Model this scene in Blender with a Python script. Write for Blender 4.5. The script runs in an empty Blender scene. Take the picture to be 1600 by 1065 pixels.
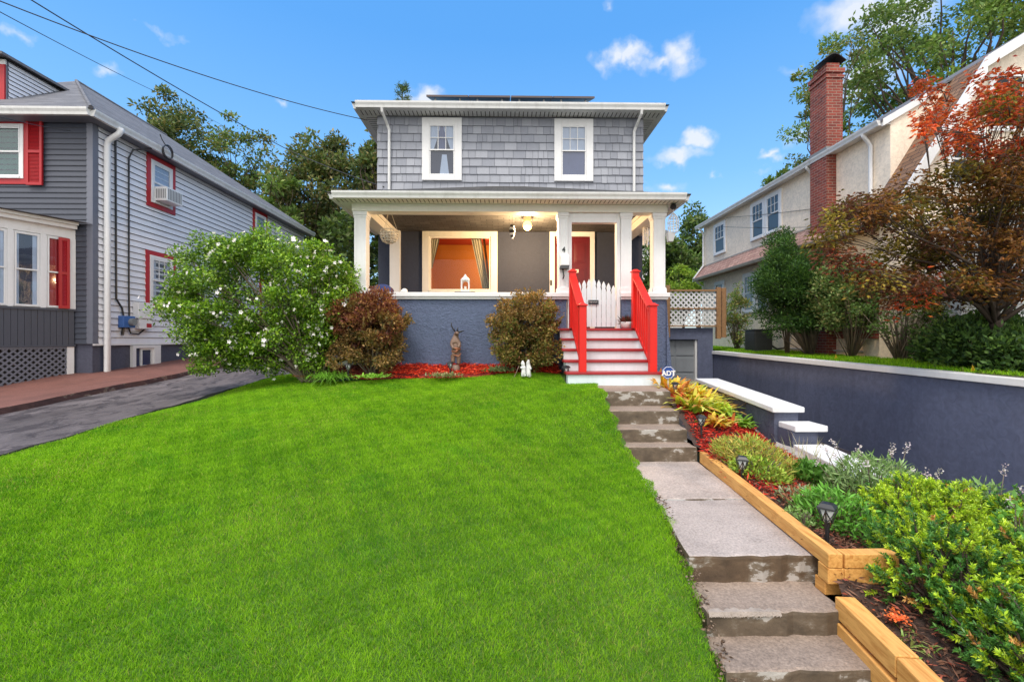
import bpy, math, random
import numpy as np
from mathutils import Vector
R = math.radians
rng = np.random.default_rng(7); random.seed(7)
SC = bpy.context.scene
COL = SC.collection
YAW = R(1.05); FOC = 711.0

def P(px, py, y):
    """world point seen at photo pixel (px,py) at depth y (only used to measure the place)"""
    dx = (px-800)/FOC; dz = (530-py)/FOC
    X = dx*math.cos(YAW)+math.sin(YAW); Y = -dx*math.sin(YAW)+math.cos(YAW)
    t = y/Y
    return (X*t, y, dz*t)

# ------------------------------------------------------------------ objects
def origin(o):
    v = Vector((0, 0, 0))
    while o is not None:
        v = v+o.location; o = o.parent
    return v

def tag(o, label=None, cat=None, group=None, kind=None):
    if label: o['label'] = label
    if cat: o['category'] = cat
    if group: o['group'] = group
    if kind: o['kind'] = kind
    return o

def thing(name, label, cat, loc=(0, 0, 0), group=None):
    o = bpy.data.objects.new(name, None); COL.objects.link(o)
    o.location = loc; o.empty_display_size = .1
    return tag(o, label, cat, group)

def link(name, me, parent=None):
    o = bpy.data.objects.new(name, me); COL.objects.link(o)
    if parent is not None: o.parent = parent
    return o

def copy_tree(o, parent=None):
    c = o.copy(); COL.objects.link(c)
    if parent is not None: c.parent = parent
    for ch in [x for x in o.children]: copy_tree(ch, c)
    return c

class Fr:
    """wall frame: u along the wall, n outward, z up"""
    def __init__(s, o, u, n): s.o = Vector(o); s.u = Vector(u).normalized(); s.n = Vector(n).normalized()
    def p(s, u, n, v): return s.o+s.u*u+s.n*n+Vector((0, 0, v))

class MB:
    def __init__(s): s.v = []; s.f = []; s.m = []
    def poly(s, pts, m=0):
        b = len(s.v); s.v += [tuple(p) for p in pts]; s.f.append(tuple(range(b, b+len(pts)))); s.m.append(m); return s
    def hexa(s, p, m=0):
        b = len(s.v); s.v += [tuple(q) for q in p]
        for f in ((0, 3, 2, 1), (4, 5, 6, 7), (0, 1, 5, 4), (1, 2, 6, 5), (2, 3, 7, 6), (3, 0, 4, 7)):
            s.f.append(tuple(b+i for i in f)); s.m.append(m)
        return s
    def box(s, x0, x1, y0, y1, z0, z1, m=0):
        return s.hexa([(x0, y0, z0), (x1, y0, z0), (x1, y1, z0), (x0, y1, z0), (x0, y0, z1), (x1, y0, z1), (x1, y1, z1), (x0, y1, z1)], m)
    def fbox(s, F, u0, u1, n0, n1, v0, v1, m=0):
        pts = [F.p(u0, n0, v0), F.p(u1, n0, v0), F.p(u1, n1, v0), F.p(u0, n1, v0), F.p(u0, n0, v1), F.p(u1, n0, v1), F.p(u1, n1, v1), F.p(u0, n1, v1)]
        a = F.u.cross(F.n).z
        if a < 0: pts = [pts[i] for i in (1, 0, 3, 2, 5, 4, 7, 6)]
        return s.hexa(pts, m)
    def prism(s, pts, d, m=0):
        d = Vector(d); a = [Vector(p) for p in pts]; b = [p+d for p in a]; n = len(a)
        nrm = Vector((0, 0, 0))
        for i in range(n): nrm += a[i].cross(a[(i+1) % n])
        if nrm.dot(d) > 0: a, b = a[::-1], b[::-1]
        k = len(s.v); s.v += [tuple(p) for p in a]+[tuple(p) for p in b]
        s.f.append(tuple(range(k, k+n))); s.m.append(m)
        s.f.append(tuple(range(k+2*n-1, k+n-1, -1))); s.m.append(m)
        for i in range(n):
            j = (i+1) % n; s.f.append((k+j, k+i, k+n+i, k+n+j)); s.m.append(m)
        return s
    def tube(s, pts, r, sides=6, m=0, cap=True):
        pts = [Vector(p) for p in pts]; n = len(pts)
        if not hasattr(r, '__len__'): r = [r]*n
        b = len(s.v); ref = None
        for i, p in enumerate(pts):
            t = (pts[min(i+1, n-1)]-pts[max(i-1, 0)])
            if t.length < 1e-9: t = Vector((0, 0, 1))
            t.normalize()
            if ref is None: ref = Vector((1, 0, 0)) if abs(t.x) < .8 else Vector((0, 1, 0))
            ref = (ref-t*ref.dot(t)); ref.normalize(); q = t.cross(ref)
            for k in range(sides):
                a = 2*math.pi*k/sides
                s.v.append(tuple(p+(ref*math.cos(a)+q*math.sin(a))*r[i]))
        for i in range(n-1):
            for k in range(sides):
                k2 = (k+1) % sides
                s.f.append((b+i*sides+k, b+i*sides+k2, b+(i+1)*sides+k2, b+(i+1)*sides+k)); s.m.append(m)
        if cap:
            s.f.append(tuple(b+k for k in range(sides-1, -1, -1))); s.m.append(m)
            s.f.append(tuple(b+(n-1)*sides+k for k in range(sides))); s.m.append(m)
        return s
    def lathe(s, c, prof, sides=12, m=0, sx=1, sy=1):
        b = len(s.v); c = Vector(c)
        for r, z in prof:
            for k in range(sides):
                a = 2*math.pi*k/sides; s.v.append((c.x+r*sx*math.cos(a), c.y+r*sy*math.sin(a), c.z+z))
        for i in range(len(prof)-1):
            for k in range(sides):
                k2 = (k+1) % sides
                s.f.append((b+i*sides+k, b+i*sides+k2, b+(i+1)*sides+k2, b+(i+1)*sides+k)); s.m.append(m)
        s.f.append(tuple(b+k for k in range(sides-1, -1, -1))); s.m.append(m)
        e = b+(len(prof)-1)*sides
        s.f.append(tuple(e+k for k in range(sides))); s.m.append(m)
        return s
    def grid(s, xs, ys, fz, m=0):
        b = len(s.v); nx = len(xs)
        for y in ys:
            for x in xs: s.v.append((x, y, fz(x, y)))
        for j in range(len(ys)-1):
            for i in range(nx-1):
                a = b+j*nx+i; s.f.append((a, a+1, a+nx+1, a+nx)); s.m.append(m)
        return s
    def build(s, name, mats, parent=None, smooth=False, bevel=0, uv=True):
        me = bpy.data.meshes.new(name)
        o3 = origin(parent) if parent is not None else Vector((0, 0, 0))
        V = np.array(s.v, dtype=float).reshape(-1, 3)
        me.from_pydata([tuple(p) for p in (V-np.array(o3))], [], s.f)
        if not isinstance(mats, (list, tuple)): mats = [mats]
        for mm in mats: me.materials.append(mm)
        if len(mats) > 1: me.polygons.foreach_set('material_index', s.m)
        if smooth: me.polygons.foreach_set('use_smooth', [True]*len(s.f))
        me.update()
        if uv:
            ul = me.uv_layers.new(name='UVMap').data
            Z = Vector((0, 0, 1))
            for p in me.polygons:
                n = p.normal
                if abs(n.z) > .93: t = Vector((1, 0, 0)); b = Vector((0, 1, 0))
                else:
                    t = Z.cross(n); t.normalize(); b = n.cross(t)
                for li in p.loop_indices:
                    c = V[me.loops[li].vertex_index]; c = Vector(c)
                    ul[li].uv = (c.dot(t), c.dot(b))
        o = link(name, me, parent)
        if bevel:
            bm = o.modifiers.new('edge', 'BEVEL'); bm.width = bevel; bm.segments = 2; bm.limit_method = 'ANGLE'
            bm.angle_limit = R(50); bm.harden_normals = False
        return o

# ---------------------------------------------------- foliage in numpy
class Leaves:
    def __init__(s): s.V = []; s.F = []; s.C = []; s.n = 0
    def _add(s, V, F, C):
        s.V.append(V); s.F.append(F+s.n); s.C.append(C); s.n += len(V)
    def leaves(s, pos, d, length, width, col, fold=.25):
        """two-triangle folded leaves: pos (N,3), d (N,3) direction, length, width (N) or scalar, col (N,3)"""
        N = len(pos); d = d/np.linalg.norm(d, axis=1, keepdims=True)
        r = rng.normal(size=(N, 3)); r[:, 2] += .6
        sd = np.cross(d, r); sd /= np.linalg.norm(sd, axis=1, keepdims=True)+1e-9
        nn = np.cross(sd, d)
        L = np.broadcast_to(np.asarray(length, float), (N,))[:, None]; W = np.broadcast_to(np.asarray(width, float), (N,))[:, None]
        a = pos; t = pos+d*L; mid = pos+d*L*.45
        l = mid+sd*W*.5+nn*W*fold; rr = mid-sd*W*.5+nn*W*fold
        V = np.stack([a, l, t, rr], 1).reshape(-1, 3)
        i = np.arange(N)*4
        F = np.concatenate([np.stack([i, i+2, i+1], 1), np.stack([i, i+3, i+2], 1)])
        s._add(V, F, np.repeat(col, 4, axis=0)); return s
    def blades(s, pos, d, length, width, col, droop=.5, tipcol=None, seg=3):
        N = len(pos); d = d/np.linalg.norm(d, axis=1, keepdims=True)
        L = np.broadcast_to(np.asarray(length, float), (N,))[:, None]; W = np.broadcast_to(np.asarray(width, float), (N,))[:, None]
        sd = np.cross(d, np.array([0, 0, 1.])); sd /= np.linalg.norm(sd, axis=1, keepdims=True)+1e-9
        rows = []; cols = []
        for k in range(seg+1):
            t = k/seg
            c = pos+d*L*t; c = c+np.array([0, 0, -1.])*L*droop*t*t
            w = W*(1-t**1.6)*.5*(0.55+.9*min(t*2, 1)) if k < seg else W*0.02
            rows += [c+sd*w, c-sd*w]
            cc = col if tipcol is None else col*(1-t)+tipcol*t
            cols += [cc, cc]
        V = np.stack(rows, 1).reshape(-1, 3); C = np.stack(cols, 1).reshape(-1, 3)
        m = 2*(seg+1); i = np.arange(N)*m; F = []
        for k in range(seg):
            F.append(np.stack([i+2*k, i+2*k+1, i+2*k+3], 1)); F.append(np.stack([i+2*k, i+2*k+3, i+2*k+2], 1))
        s._add(V, np.concatenate(F), C); return s
    def tris(s, pos, d, sd, length, width, col, tipcol):
        N = len(pos)
        L = np.asarray(length)[:, None]; W = np.asarray(width)[:, None]
        V = np.stack([pos-sd*W*.5, pos+sd*W*.5, pos+d*L], 1).reshape(-1, 3)
        C = np.stack([col, col, tipcol], 1).reshape(-1, 3)
        i = np.arange(N)*3
        s._add(V, np.stack([i, i+1, i+2], 1), C); return s
    def build(s, name, mat, parent=None):
        V = np.concatenate(s.V); F = np.concatenate(s.F); C = np.concatenate(s.C)
        if parent is not None: V = V-np.array(origin(parent))
        me = bpy.data.meshes.new(name)
        me.vertices.add(len(V)); me.vertices.foreach_set('co', V.astype(np.float32).ravel())
        me.loops.add(F.size); me.loops.foreach_set('vertex_index', F.astype(np.int32).ravel())
        me.polygons.add(len(F)); me.polygons.foreach_set('loop_start', np.arange(len(F), dtype=np.int32)*3)
        me.polygons.foreach_set('loop_total', np.full(len(F), 3, dtype=np.int32))
        at = me.attributes.new('Col', 'FLOAT_COLOR', 'POINT')
        C4 = np.ones((len(C), 4), np.float32); C4[:, :3] = C
        at.data.foreach_set('color', C4.ravel())
        me.materials.append(mat); me.update(calc_edges=True)
        return link(name, me, parent)

def rnd_dirs(n, up=0.):
    d = rng.normal(size=(n, 3)); d /= np.linalg.norm(d, axis=1, keepdims=True); d[:, 2] += up
    return d/np.linalg.norm(d, axis=1, keepdims=True)

def pal(n, cols, jit=.25, w=None):
    c = np.array(cols, float); k = rng.choice(len(c), n, p=w)
    return np.clip(c[k]*(1+rng.uniform(-jit, jit, (n, 1))), 0, 1)

# ------------------------------------------------------------------ materials
def _mat(name):
    m = bpy.data.materials.new(name); m.use_nodes = True
    nt = m.node_tree; b = nt.nodes['Principled BSDF']
    return m, nt, b
def N(nt, t, **k):
    n = nt.nodes.new(t)
    for a, v in k.items(): setattr(n, a, v)
    return n
def mixc(nt, fac, a, b, mode='MIX'):
    m = N(nt, 'ShaderNodeMix', data_type='RGBA', blend_type=mode)
    for s, v in ((0, fac), (6, a), (7, b)):
        if isinstance(v, bpy.types.NodeSocket): nt.links.new(v, m.inputs[s])
        else: m.inputs[s].default_value = v if s == 0 else (*v[:3], 1)
    return m.outputs[2]
def noise(nt, co, scale, detail=4, rough=.6, dist=0):
    n = N(nt, 'ShaderNodeTexNoise'); n.inputs['Scale'].default_value = scale; n.inputs['Detail'].default_value = detail
    n.inputs['Roughness'].default_value = rough; n.inputs['Distortion'].default_value = dist
    nt.links.new(co, n.inputs['Vector']); return n.outputs[0]
def ramp(nt, v, stops):
    r = N(nt, 'ShaderNodeValToRGB'); e = r.color_ramp.elements
    while len(e) < len(stops): e.new(.5)
    for i, (p, c) in enumerate(stops):
        e[i].position = p; e[i].color = (*c, 1) if hasattr(c, '__len__') else (c, c, c, 1)
    nt.links.new(v, r.inputs[0]); return r.outputs[0]
def mapping(nt, co, sc):
    m = N(nt, 'ShaderNodeMapping'); m.inputs['Scale'].default_value = sc; nt.links.new(co, m.inputs[0]); return m.outputs[0]
def bumpn(nt, h, strength, dist, b, prev=None):
    n = N(nt, 'ShaderNodeBump'); n.inputs['Strength'].default_value = strength; n.inputs['Distance'].default_value = dist
    nt.links.new(h, n.inputs['Height'])
    if prev is not None: nt.links.new(prev, n.inputs['Normal'])
    nt.links.new(n.outputs[0], b.inputs['Normal']); return n.outputs[0]
def coord(nt, which='Object'):
    return N(nt, 'ShaderNodeTexCoord').outputs[which]

def M(name, col, rough=.6, var=.12, vscale=1.5, bump=None, dirt=0., spec=.5, metal=0., fine=.06):
    m, nt, b = _mat(name); co = coord(nt); c = Vector(col)
    n1 = noise(nt, co, vscale, 5, .65); n2 = noise(nt, co, vscale*14, 3, .6)
    o = mixc(nt, n1, c*(1-var), c*(1+var))
    o = mixc(nt, n2, mixc(nt, 1., o, (1-fine,)*3, 'MULTIPLY'), mixc(nt, 1., o, (1+fine,)*3, 'MULTIPLY'))
    if dirt:
        st = noise(nt, mapping(nt, co, (3, 3, .5)), 2.2, 6, .7)
        f = ramp(nt, st, [(.48, 0.), (.75, dirt)])
        o = mixc(nt, f, o, (c.x*.35, c.y*.33, c.z*.28))
    nt.links.new(o, b.inputs['Base Color'])
    b.inputs['Roughness'].default_value = rough; b.inputs['Metallic'].default_value = metal
    b.inputs['Specular IOR Level'].default_value = spec
    if bump: bumpn(nt, noise(nt, co, bump[0], 6, .65), bump[1], bump[2], b)
    return m

def foliage(name, trans=.3, rough=.55, spec=.3, gain=1.6):
    m, nt, b = _mat(name); a = N(nt, 'ShaderNodeAttribute', attribute_name='Col')
    base = mixc(nt, 1., a.outputs[0], (gain,)*3, 'MULTIPLY'); nt.links.new(base, b.inputs['Base Color']); b.inputs['Roughness'].default_value = rough
    b.inputs['Specular IOR Level'].default_value = spec
    t = N(nt, 'ShaderNodeBsdfTranslucent'); nt.links.new(mixc(nt, 1., base, (1.3, 1.3, .7), 'MULTIPLY'), t.inputs[0])
    x = N(nt, 'ShaderNodeMixShader'); x.inputs[0].default_value = trans
    out = nt.nodes['Material Output']
    nt.links.new(b.outputs[0], x.inputs[1]); nt.links.new(t.outputs[0], x.inputs[2]); nt.links.new(x.outputs[0], out.inputs[0])
    return m

def brickmat(name, c1, c2, mortar, bw, bh, ms=.01, rough=.85, off=.5, bump=.6, vary=.5):
    m, nt, b = _mat(name); uv = coord(nt, 'UV')
    t = N(nt, 'ShaderNodeTexBrick'); t.offset = off
    nt.links.new(uv, t.inputs[0]); t.inputs['Color1'].default_value = (*c1, 1); t.inputs['Color2'].default_value = (*c2, 1)
    t.inputs['Mortar'].default_value = (*mortar, 1); t.inputs['Scale'].default_value = 1
    t.inputs['Brick Width'].default_value = bw; t.inputs['Row Height'].default_value = bh; t.inputs['Mortar Size'].default_value = ms
    t.inputs['Mortar Smooth'].default_value = .2
    co = coord(nt); n1 = noise(nt, co, 3, 6, .7); n2 = noise(nt, co, 45, 3)
    o = mixc(nt, n1, mixc(nt, 1., t.outputs[0], (1-vary,)*3, 'MULTIPLY'), mixc(nt, 1., t.outputs[0], (1+vary*.7,)*3, 'MULTIPLY'))
    o = mixc(nt, n2, mixc(nt, 1., o, (.75,)*3, 'MULTIPLY'), mixc(nt, 1., o, (1.25,)*3, 'MULTIPLY'))
    nt.links.new(o, b.inputs['Base Color']); b.inputs['Roughness'].default_value = rough
    inv = N(nt, 'ShaderNodeMath', operation='SUBTRACT'); inv.inputs[0].default_value = 1; nt.links.new(t.outputs[1], inv.inputs[1])
    p = bumpn(nt, inv.outputs[0], bump, .01, b); bumpn(nt, n2, .4, .006, b, p)
    return m

def glassmat(name, tint=(.9, .95, 1), fac=.3, top=.55):
    m, nt, b = _mat(name); out = nt.nodes['Material Output']
    tr = N(nt, 'ShaderNodeBsdfTransparent'); tr.inputs[0].default_value = (*tint, 1)
    gl = N(nt, 'ShaderNodeBsdfGlossy'); gl.inputs['Roughness'].default_value = .03
    bump_n = N(nt, 'ShaderNodeBump'); bump_n.inputs['Strength'].default_value = .02; bump_n.inputs['Distance'].default_value = .05
    nt.links.new(noise(nt, coord(nt), 2.5, 2), bump_n.inputs['Height']); nt.links.new(bump_n.outputs[0], gl.inputs['Normal'])
    lw = N(nt, 'ShaderNodeLayerWeight'); lw.inputs[0].default_value = .35
    mp = N(nt, 'ShaderNodeMapRange'); mp.inputs[3].default_value = fac*.45; mp.inputs[4].default_value = top; nt.links.new(lw.outputs[0], mp.inputs[0])
    x = N(nt, 'ShaderNodeMixShader'); nt.links.new(mp.outputs[0], x.inputs[0]); nt.links.new(tr.outputs[0], x.inputs[1]); nt.links.new(gl.outputs[0], x.inputs[2])
    nt.links.new(x.outputs[0], out.inputs[0]); return m

def emit(name, col, s):
    m, nt, b = _mat(name); b.inputs['Base Color'].default_value = (*col, 1)
    b.inputs['Emission Color'].default_value = (*col, 1); b.inputs['Emission Strength'].default_value = s
    return m

def woodmat(name, col, dark, rough=.6):
    m, nt, b = _mat(name); co = coord(nt)
    n1 = noise(nt, mapping(nt, co, (14, 1.2, 14)), 2.2, 6, .65, 1.2)
    n2 = noise(nt, co, 1.1, 2)
    o = ramp(nt, n1, [(.3, dark), (.55, col), (.8, tuple(min(1, c*1.2) for c in col))])
    o = mixc(nt, n2, mixc(nt, 1., o, (.8, .76, .7), 'MULTIPLY'), o)
    v = N(nt, 'ShaderNodeTexVoronoi'); v.inputs['Scale'].default_value = 2.4; nt.links.new(mapping(nt, co, (1, .55, 1)), v.inputs['Vector'])
    k = ramp(nt, v.outputs['Distance'], [(.035, 1.), (.075, 0.)])
    o = mixc(nt, k, o, (.12, .05, .02))
    nt.links.new(o, b.inputs['Base Color']); b.inputs['Roughness'].default_value = rough
    bumpn(nt, n1, .15, .005, b); return m

def concrete(name, base=(.3, .285, .27), dark=(.12, .09, .065), light=(.5, .49, .47), riser=True):
    m, nt, b = _mat(name); co = coord(nt)
    f = noise(nt, co, 1.6, 6, .7); g = noise(nt, co, 60, 3, .7); h = noise(nt, co, 9, 5, .7, .6)
    top = ramp(nt, f, [(.3, tuple(c*.68 for c in base)), (.52, base), (.75, tuple(c*1.2 for c in base))])
    top = mixc(nt, ramp(nt, g, [(.3, 0.), (.7, 1.)]), mixc(nt, 1., top, (.62,)*3, 'MULTIPLY'), mixc(nt, 1., top, (1.25,)*3, 'MULTIPLY'))
    top = mixc(nt, ramp(nt, noise(nt, co, 3.2, 7, .72, .8), [(.5, 0.), (.7, .28)]), top, tuple(c*.55 for c in base))
    o = top
    if riser:
        geo = N(nt, 'ShaderNodeNewGeometry'); sx = N(nt, 'ShaderNodeSeparateXYZ'); nt.links.new(geo.outputs['True Normal'], sx.inputs[0])
        side = ramp(nt, sx.outputs[2], [(.35, 1.), (.7, 0.)])
        peel = noise(nt, mapping(nt, co, (1.9, 1.9, 3.4)), 1.9, 9, .64, .12)
        rc = ramp(nt, peel, [(.33, tuple(c*.7 for c in dark)), (.53, tuple(c*1.35 for c in dark)), (.583, (.22, .18, .135)), (.592, light)])
        rc = mixc(nt, h, mixc(nt, 1., rc, (.6,)*3, 'MULTIPLY'), mixc(nt, 1., rc, (1.2,)*3, 'MULTIPLY'))
        o = mixc(nt, side, top, rc)
    nt.links.new(o, b.inputs['Base Color']); b.inputs['Roughness'].default_value = .7
    p = bumpn(nt, g, .35, .006, b); bumpn(nt, h, .35, .012, b, p); return m

def stucco(name, col, scale=14, strength=.8, dist=.02, var=.1, dirt=0):
    m, nt, b = _mat(name); co = coord(nt); c = Vector(col)
    n1 = noise(nt, co, .8, 5, .6)
    o = mixc(nt, n1, c*(1-var), c*(1+var))
    h1 = noise(nt, co, scale, 4, .55, 1.4); h2 = noise(nt, co, scale*5, 3, .6)
    o = mixc(nt, ramp(nt, h1, [(.3, 0.), (.7, 1.)]), mixc(nt, 1., o, (.84,)*3, 'MULTIPLY'), mixc(nt, 1., o, (1.12,)*3, 'MULTIPLY'))
    if dirt:
        st = noise(nt, mapping(nt, co, (2.5, 2.5, .35)), 2., 6, .7)
        o = mixc(nt, ramp(nt, st, [(.5, 0.), (.8, dirt)]), o, c*.5)
    nt.links.new(o, b.inputs['Base Color']); b.inputs['Roughness'].default_value = .8
    p = bumpn(nt, h1, strength, dist, b); bumpn(nt, h2, strength*.5, dist*.3, b, p); return m

m_white = M('white_paint', (.78, .78, .78), .45, .04, 1.2, dirt=.12)
m_white_cool = M('cool_white_paint', (.70, .78, .81), .5, .05, 1.5, dirt=.15)
m_cream = M('cream_paint', (.78, .76, .68), .5, .05, 1.2, dirt=.12)
m_ceil = M('porch_ceiling_paint', (.92, .89, .84), .5, .05)
m_gutter = M('gutter_white', (.74, .74, .73), .35, .05, 1.5, dirt=.3)
m_dark = M('dark_gap', (.03, .028, .025), .8, .1)
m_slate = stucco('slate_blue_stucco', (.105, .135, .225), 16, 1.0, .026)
m_slate_shade = stucco('slate_blue_stucco_shaded', (.031, .038, .064), 22, .25, .01)  # same paint as the porch knee wall, darkened: porch shade in the colour
m_drivewall = stucco('driveway_wall_paint', (.122, .14, .22), 9, .28, .015, .28, .55)
m_shingle = M('grey_wall_shingle', (.315, .33, .375), .75, .1, 2.2, (40, .25, .004), dirt=.12, fine=.1)
m_shingle2 = M('grey_wall_shingle_b', (.275, .29, .335), .75, .1, 2.2, (40, .25, .004), dirt=.12, fine=.1)
m_shingle3 = M('grey_wall_shingle_c', (.355, .37, .415), .75, .1, 2.2, (40, .25, .004), dirt=.1, fine=.1)
m_roof = brickmat('asphalt_roof_dark', (.045, .043, .042), (.08, .075, .07), (.015, .015, .015), .25, .14, .006)
m_roof_l = brickmat('asphalt_roof_grey', (.125, .125, .14), (.19, .19, .205), (.06, .06, .07), .3, .14, .004, bump=.3, vary=.25)
m_roof_r = brickmat('roof_rose_shingle', (.40, .22, .175), (.55, .34, .27), (.17, .09, .075), .2, .13, .008)
m_roof_b = brickmat('roof_brown_shingle', (.2, .105, .06), (.30, .17, .10), (.06, .035, .03), .25, .12, .01)
m_brick = brickmat('red_brick', (.36, .068, .042), (.19, .04, .03), (.33, .22, .17), .2, .068, .008, vary=.5)
m_red = M('red_rail_paint', (.70, .010, .004), .5, .07, 2)
m_redtrim = M('red_trim_paint', (.42, .012, .018), .45, .08, 2)
m_redtread = M('red_tread_paint', (.36, .02, .025), .4, .12, 3, dirt=.2)
m_door = M('maroon_door_paint', (.115, .008, .014), .35, .08)
m_sid_shade = M('grey_clapboard_shaded', (.062, .07, .095), .5, .06, 1.0, dirt=.15)  # same siding as the side wall, darkened: shade painted into the front colour
m_sid_lit = M('grey_clapboard_lit', (.78, .78, .82), .45, .06, 1.0, dirt=.1)  # same siding, lightened: the light on the side wall is in the colour
m_greytrim = M('grey_trim', (.15, .16, .2), .5, .07)
m_found = stucco('foundation_paint', (.085, .09, .13), 12, .4, .015, .2, .4)
m_glass = glassmat('window_glass', (.85, .9, .95), .16, .4)
m_glass_p = glassmat('picture_glass', (.95, .95, .95), .05, .10)
m_glass_d = glassmat('shaded_glass', (.5, .55, .56), .06, .14)
m_inside = M('dark_interior', (.04, .05, .085), .8, .3, 1)
m_curtain = M('white_curtain', (.52, .58, .70), .8, .1, 6)
m_curtblue = M('bluish_curtain', (.13, .15, .26), .8, .25, 3)
m_curtain_g = M('grey_green_curtain', (.50, .46, .33), .85, .15, 5)
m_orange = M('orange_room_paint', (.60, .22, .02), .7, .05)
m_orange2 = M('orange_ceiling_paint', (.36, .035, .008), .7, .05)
m_cream_st = stucco('cream_stucco', (.93, .80, .645), 10, .25, .012, .09, .22)
m_black = M('black_metal', (.02, .02, .022), .4, .1, 3)
m_brown = M('bronze_figure', (.16, .085, .055), .45, .4, 9, (30, .4, .01))
m_tan = M('tan_figure', (.20, .125, .09), .55, .35, 9, (30, .4, .01))
m_pot = M('white_pot', (.75, .75, .75), .4, .1, 9)
m_wicker = M('wicker_white', (.62, .57, .48), .7, .1, 8)
m_grey_pl = M('grey_plastic', (.5, .5, .5), .4, .08)
m_whitepl = M('white_plastic', (.8, .8, .8), .35, .05)
m_bluepl = M('blue_meter_box', (.05, .14, .40), .4, .08)
m_cedar = woodmat('cedar_post', (.42, .24, .115), (.24, .12, .055))
m_timber = woodmat('orange_timber', (.80, .43, .125), (.55, .22, .042))
m_conc = concrete('step_concrete', (.33, .25, .195), (.11, .082, .055), (.46, .43, .39))
m_slab = concrete('slab_concrete', (.49, .405, .355), riser=True)
m_bark = M('bark', (.085, .06, .045), .9, .3, 8, (25, .8, .02))
m_barkg = M('grey_stem', (.16, .125, .09), .9, .3, 8, (25, .6, .01))
m_leaf = foliage('leaves', .3)
m_maple = foliage('maple_leaves', .35, .5, .25, 1.75)
m_leafg = foliage('glossy_leaves', .22, .4, .5)
m_grass = foliage('grass_blades', .35, .6, .2, 1.0)
m_blossom = foliage('blossom_white', .25, .6, .2, 1.0)
m_mulchchip = foliage('mulch_chips', .0, .9, .1, 1.25)
m_wire = M('cable', (.03, .03, .035), .6, .05)
m_solar = M('solar_panel', (.02, .018, .025), .2, .1, 2)
m_solarfr = M('solar_frame', (.09, .06, .055), .4, .1, 2)
m_ac = M('air_conditioner_metal', (.22, .23, .23), .5, .08)
m_acdark = M('condenser_grey', (.035, .038, .038), .5, .1)
m_garage = M('garage_door_paint', (.26, .28, .30), .5, .07, 2, dirt=.15)
m_pagewhite = M('white_cloth', (.75, .75, .72), .8, .1, 8)
m_navy = M('navy_cloth', (.025, .04, .13), .9, .35, 9)
m_signblue = M('sign_blue', (.02, .07, .30), .35, .1)
m_yellow = M('marker_yellow', (.75, .5, .02), .5, .1)
m_copper = M('orange_patina', (.1, .09, .08), .5, .2)
# ------------------------------------------------------------------ camera, sky, sun
cam = bpy.data.cameras.new('Camera'); cam.sensor_width = 36; cam.lens = FOC/1600*36; cam.clip_end = 2000; cam.clip_start = .05
cam.shift_y = -2.5/1600
co_ = bpy.data.objects.new('Camera', cam); COL.objects.link(co_); co_.rotation_euler = (R(90), 0, -YAW); SC.camera = co_
SC.cycles.use_denoising = True; SC.cycles.denoiser = 'OPENIMAGEDENOISE'; SC.cycles.denoising_prefilter = 'NONE'; SC.cycles.sample_clamp_indirect = 3.0; SC.cycles.caustics_reflective = False
SC.view_settings.view_transform = 'Standard'; SC.view_settings.look = 'None'; SC.view_settings.exposure = 0
SUN = Vector((-.20, -.44, .87)).normalized()
w = bpy.data.worlds.new('World'); SC.world = w; w.use_nodes = True
nt = w.node_tree; bg = nt.nodes['Background']
sky = N(nt, 'ShaderNodeTexSky', sky_type='NISHITA'); sky.sun_disc = False
sky.sun_elevation = math.asin(SUN.z); sky.sun_rotation = math.atan2(SUN.x, SUN.y)
sky.air_density = 1.0; sky.dust_density = .6; sky.ozone_density = 2.2
gen = coord(nt, 'Generated')
hs = N(nt, 'ShaderNodeHueSaturation'); hs.inputs['Saturation'].default_value = 1.1; hs.inputs['Value'].default_value = 2.6; hs.inputs['Hue'].default_value = .503
nt.links.new(sky.outputs[0], hs.inputs['Color'])
wn = N(nt, 'ShaderNodeTexNoise'); wn.inputs['Scale'].default_value = 26; wn.inputs['Detail'].default_value = 6; nt.links.new(gen, wn.inputs[0])
def vm(op, a, b):
    n = N(nt, 'ShaderNodeVectorMath', operation=op)
    for i, v in enumerate((a, b)):
        if v is None: continue
        if isinstance(v, bpy.types.NodeSocket): nt.links.new(v, n.inputs[i])
        else: n.inputs[i].default_value = v
    return n
def ma(op, a, b=None, c=False):
    n = N(nt, 'ShaderNodeMath', operation=op, use_clamp=c)
    for i, v in enumerate((a, b)):
        if v is None: continue
        if isinstance(v, bpy.types.NodeSocket): nt.links.new(v, n.inputs[i])
        else: n.inputs[i].default_value = v
    return n.outputs[0]
wob = vm('SUBTRACT', wn.outputs[1], (.5, .5, .5)).outputs[0]
wob = vm('MULTIPLY', wob, (.085, .085, .06)).outputs[0]
pos = vm('ADD', gen, wob).outputs[0]
acc = None
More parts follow.
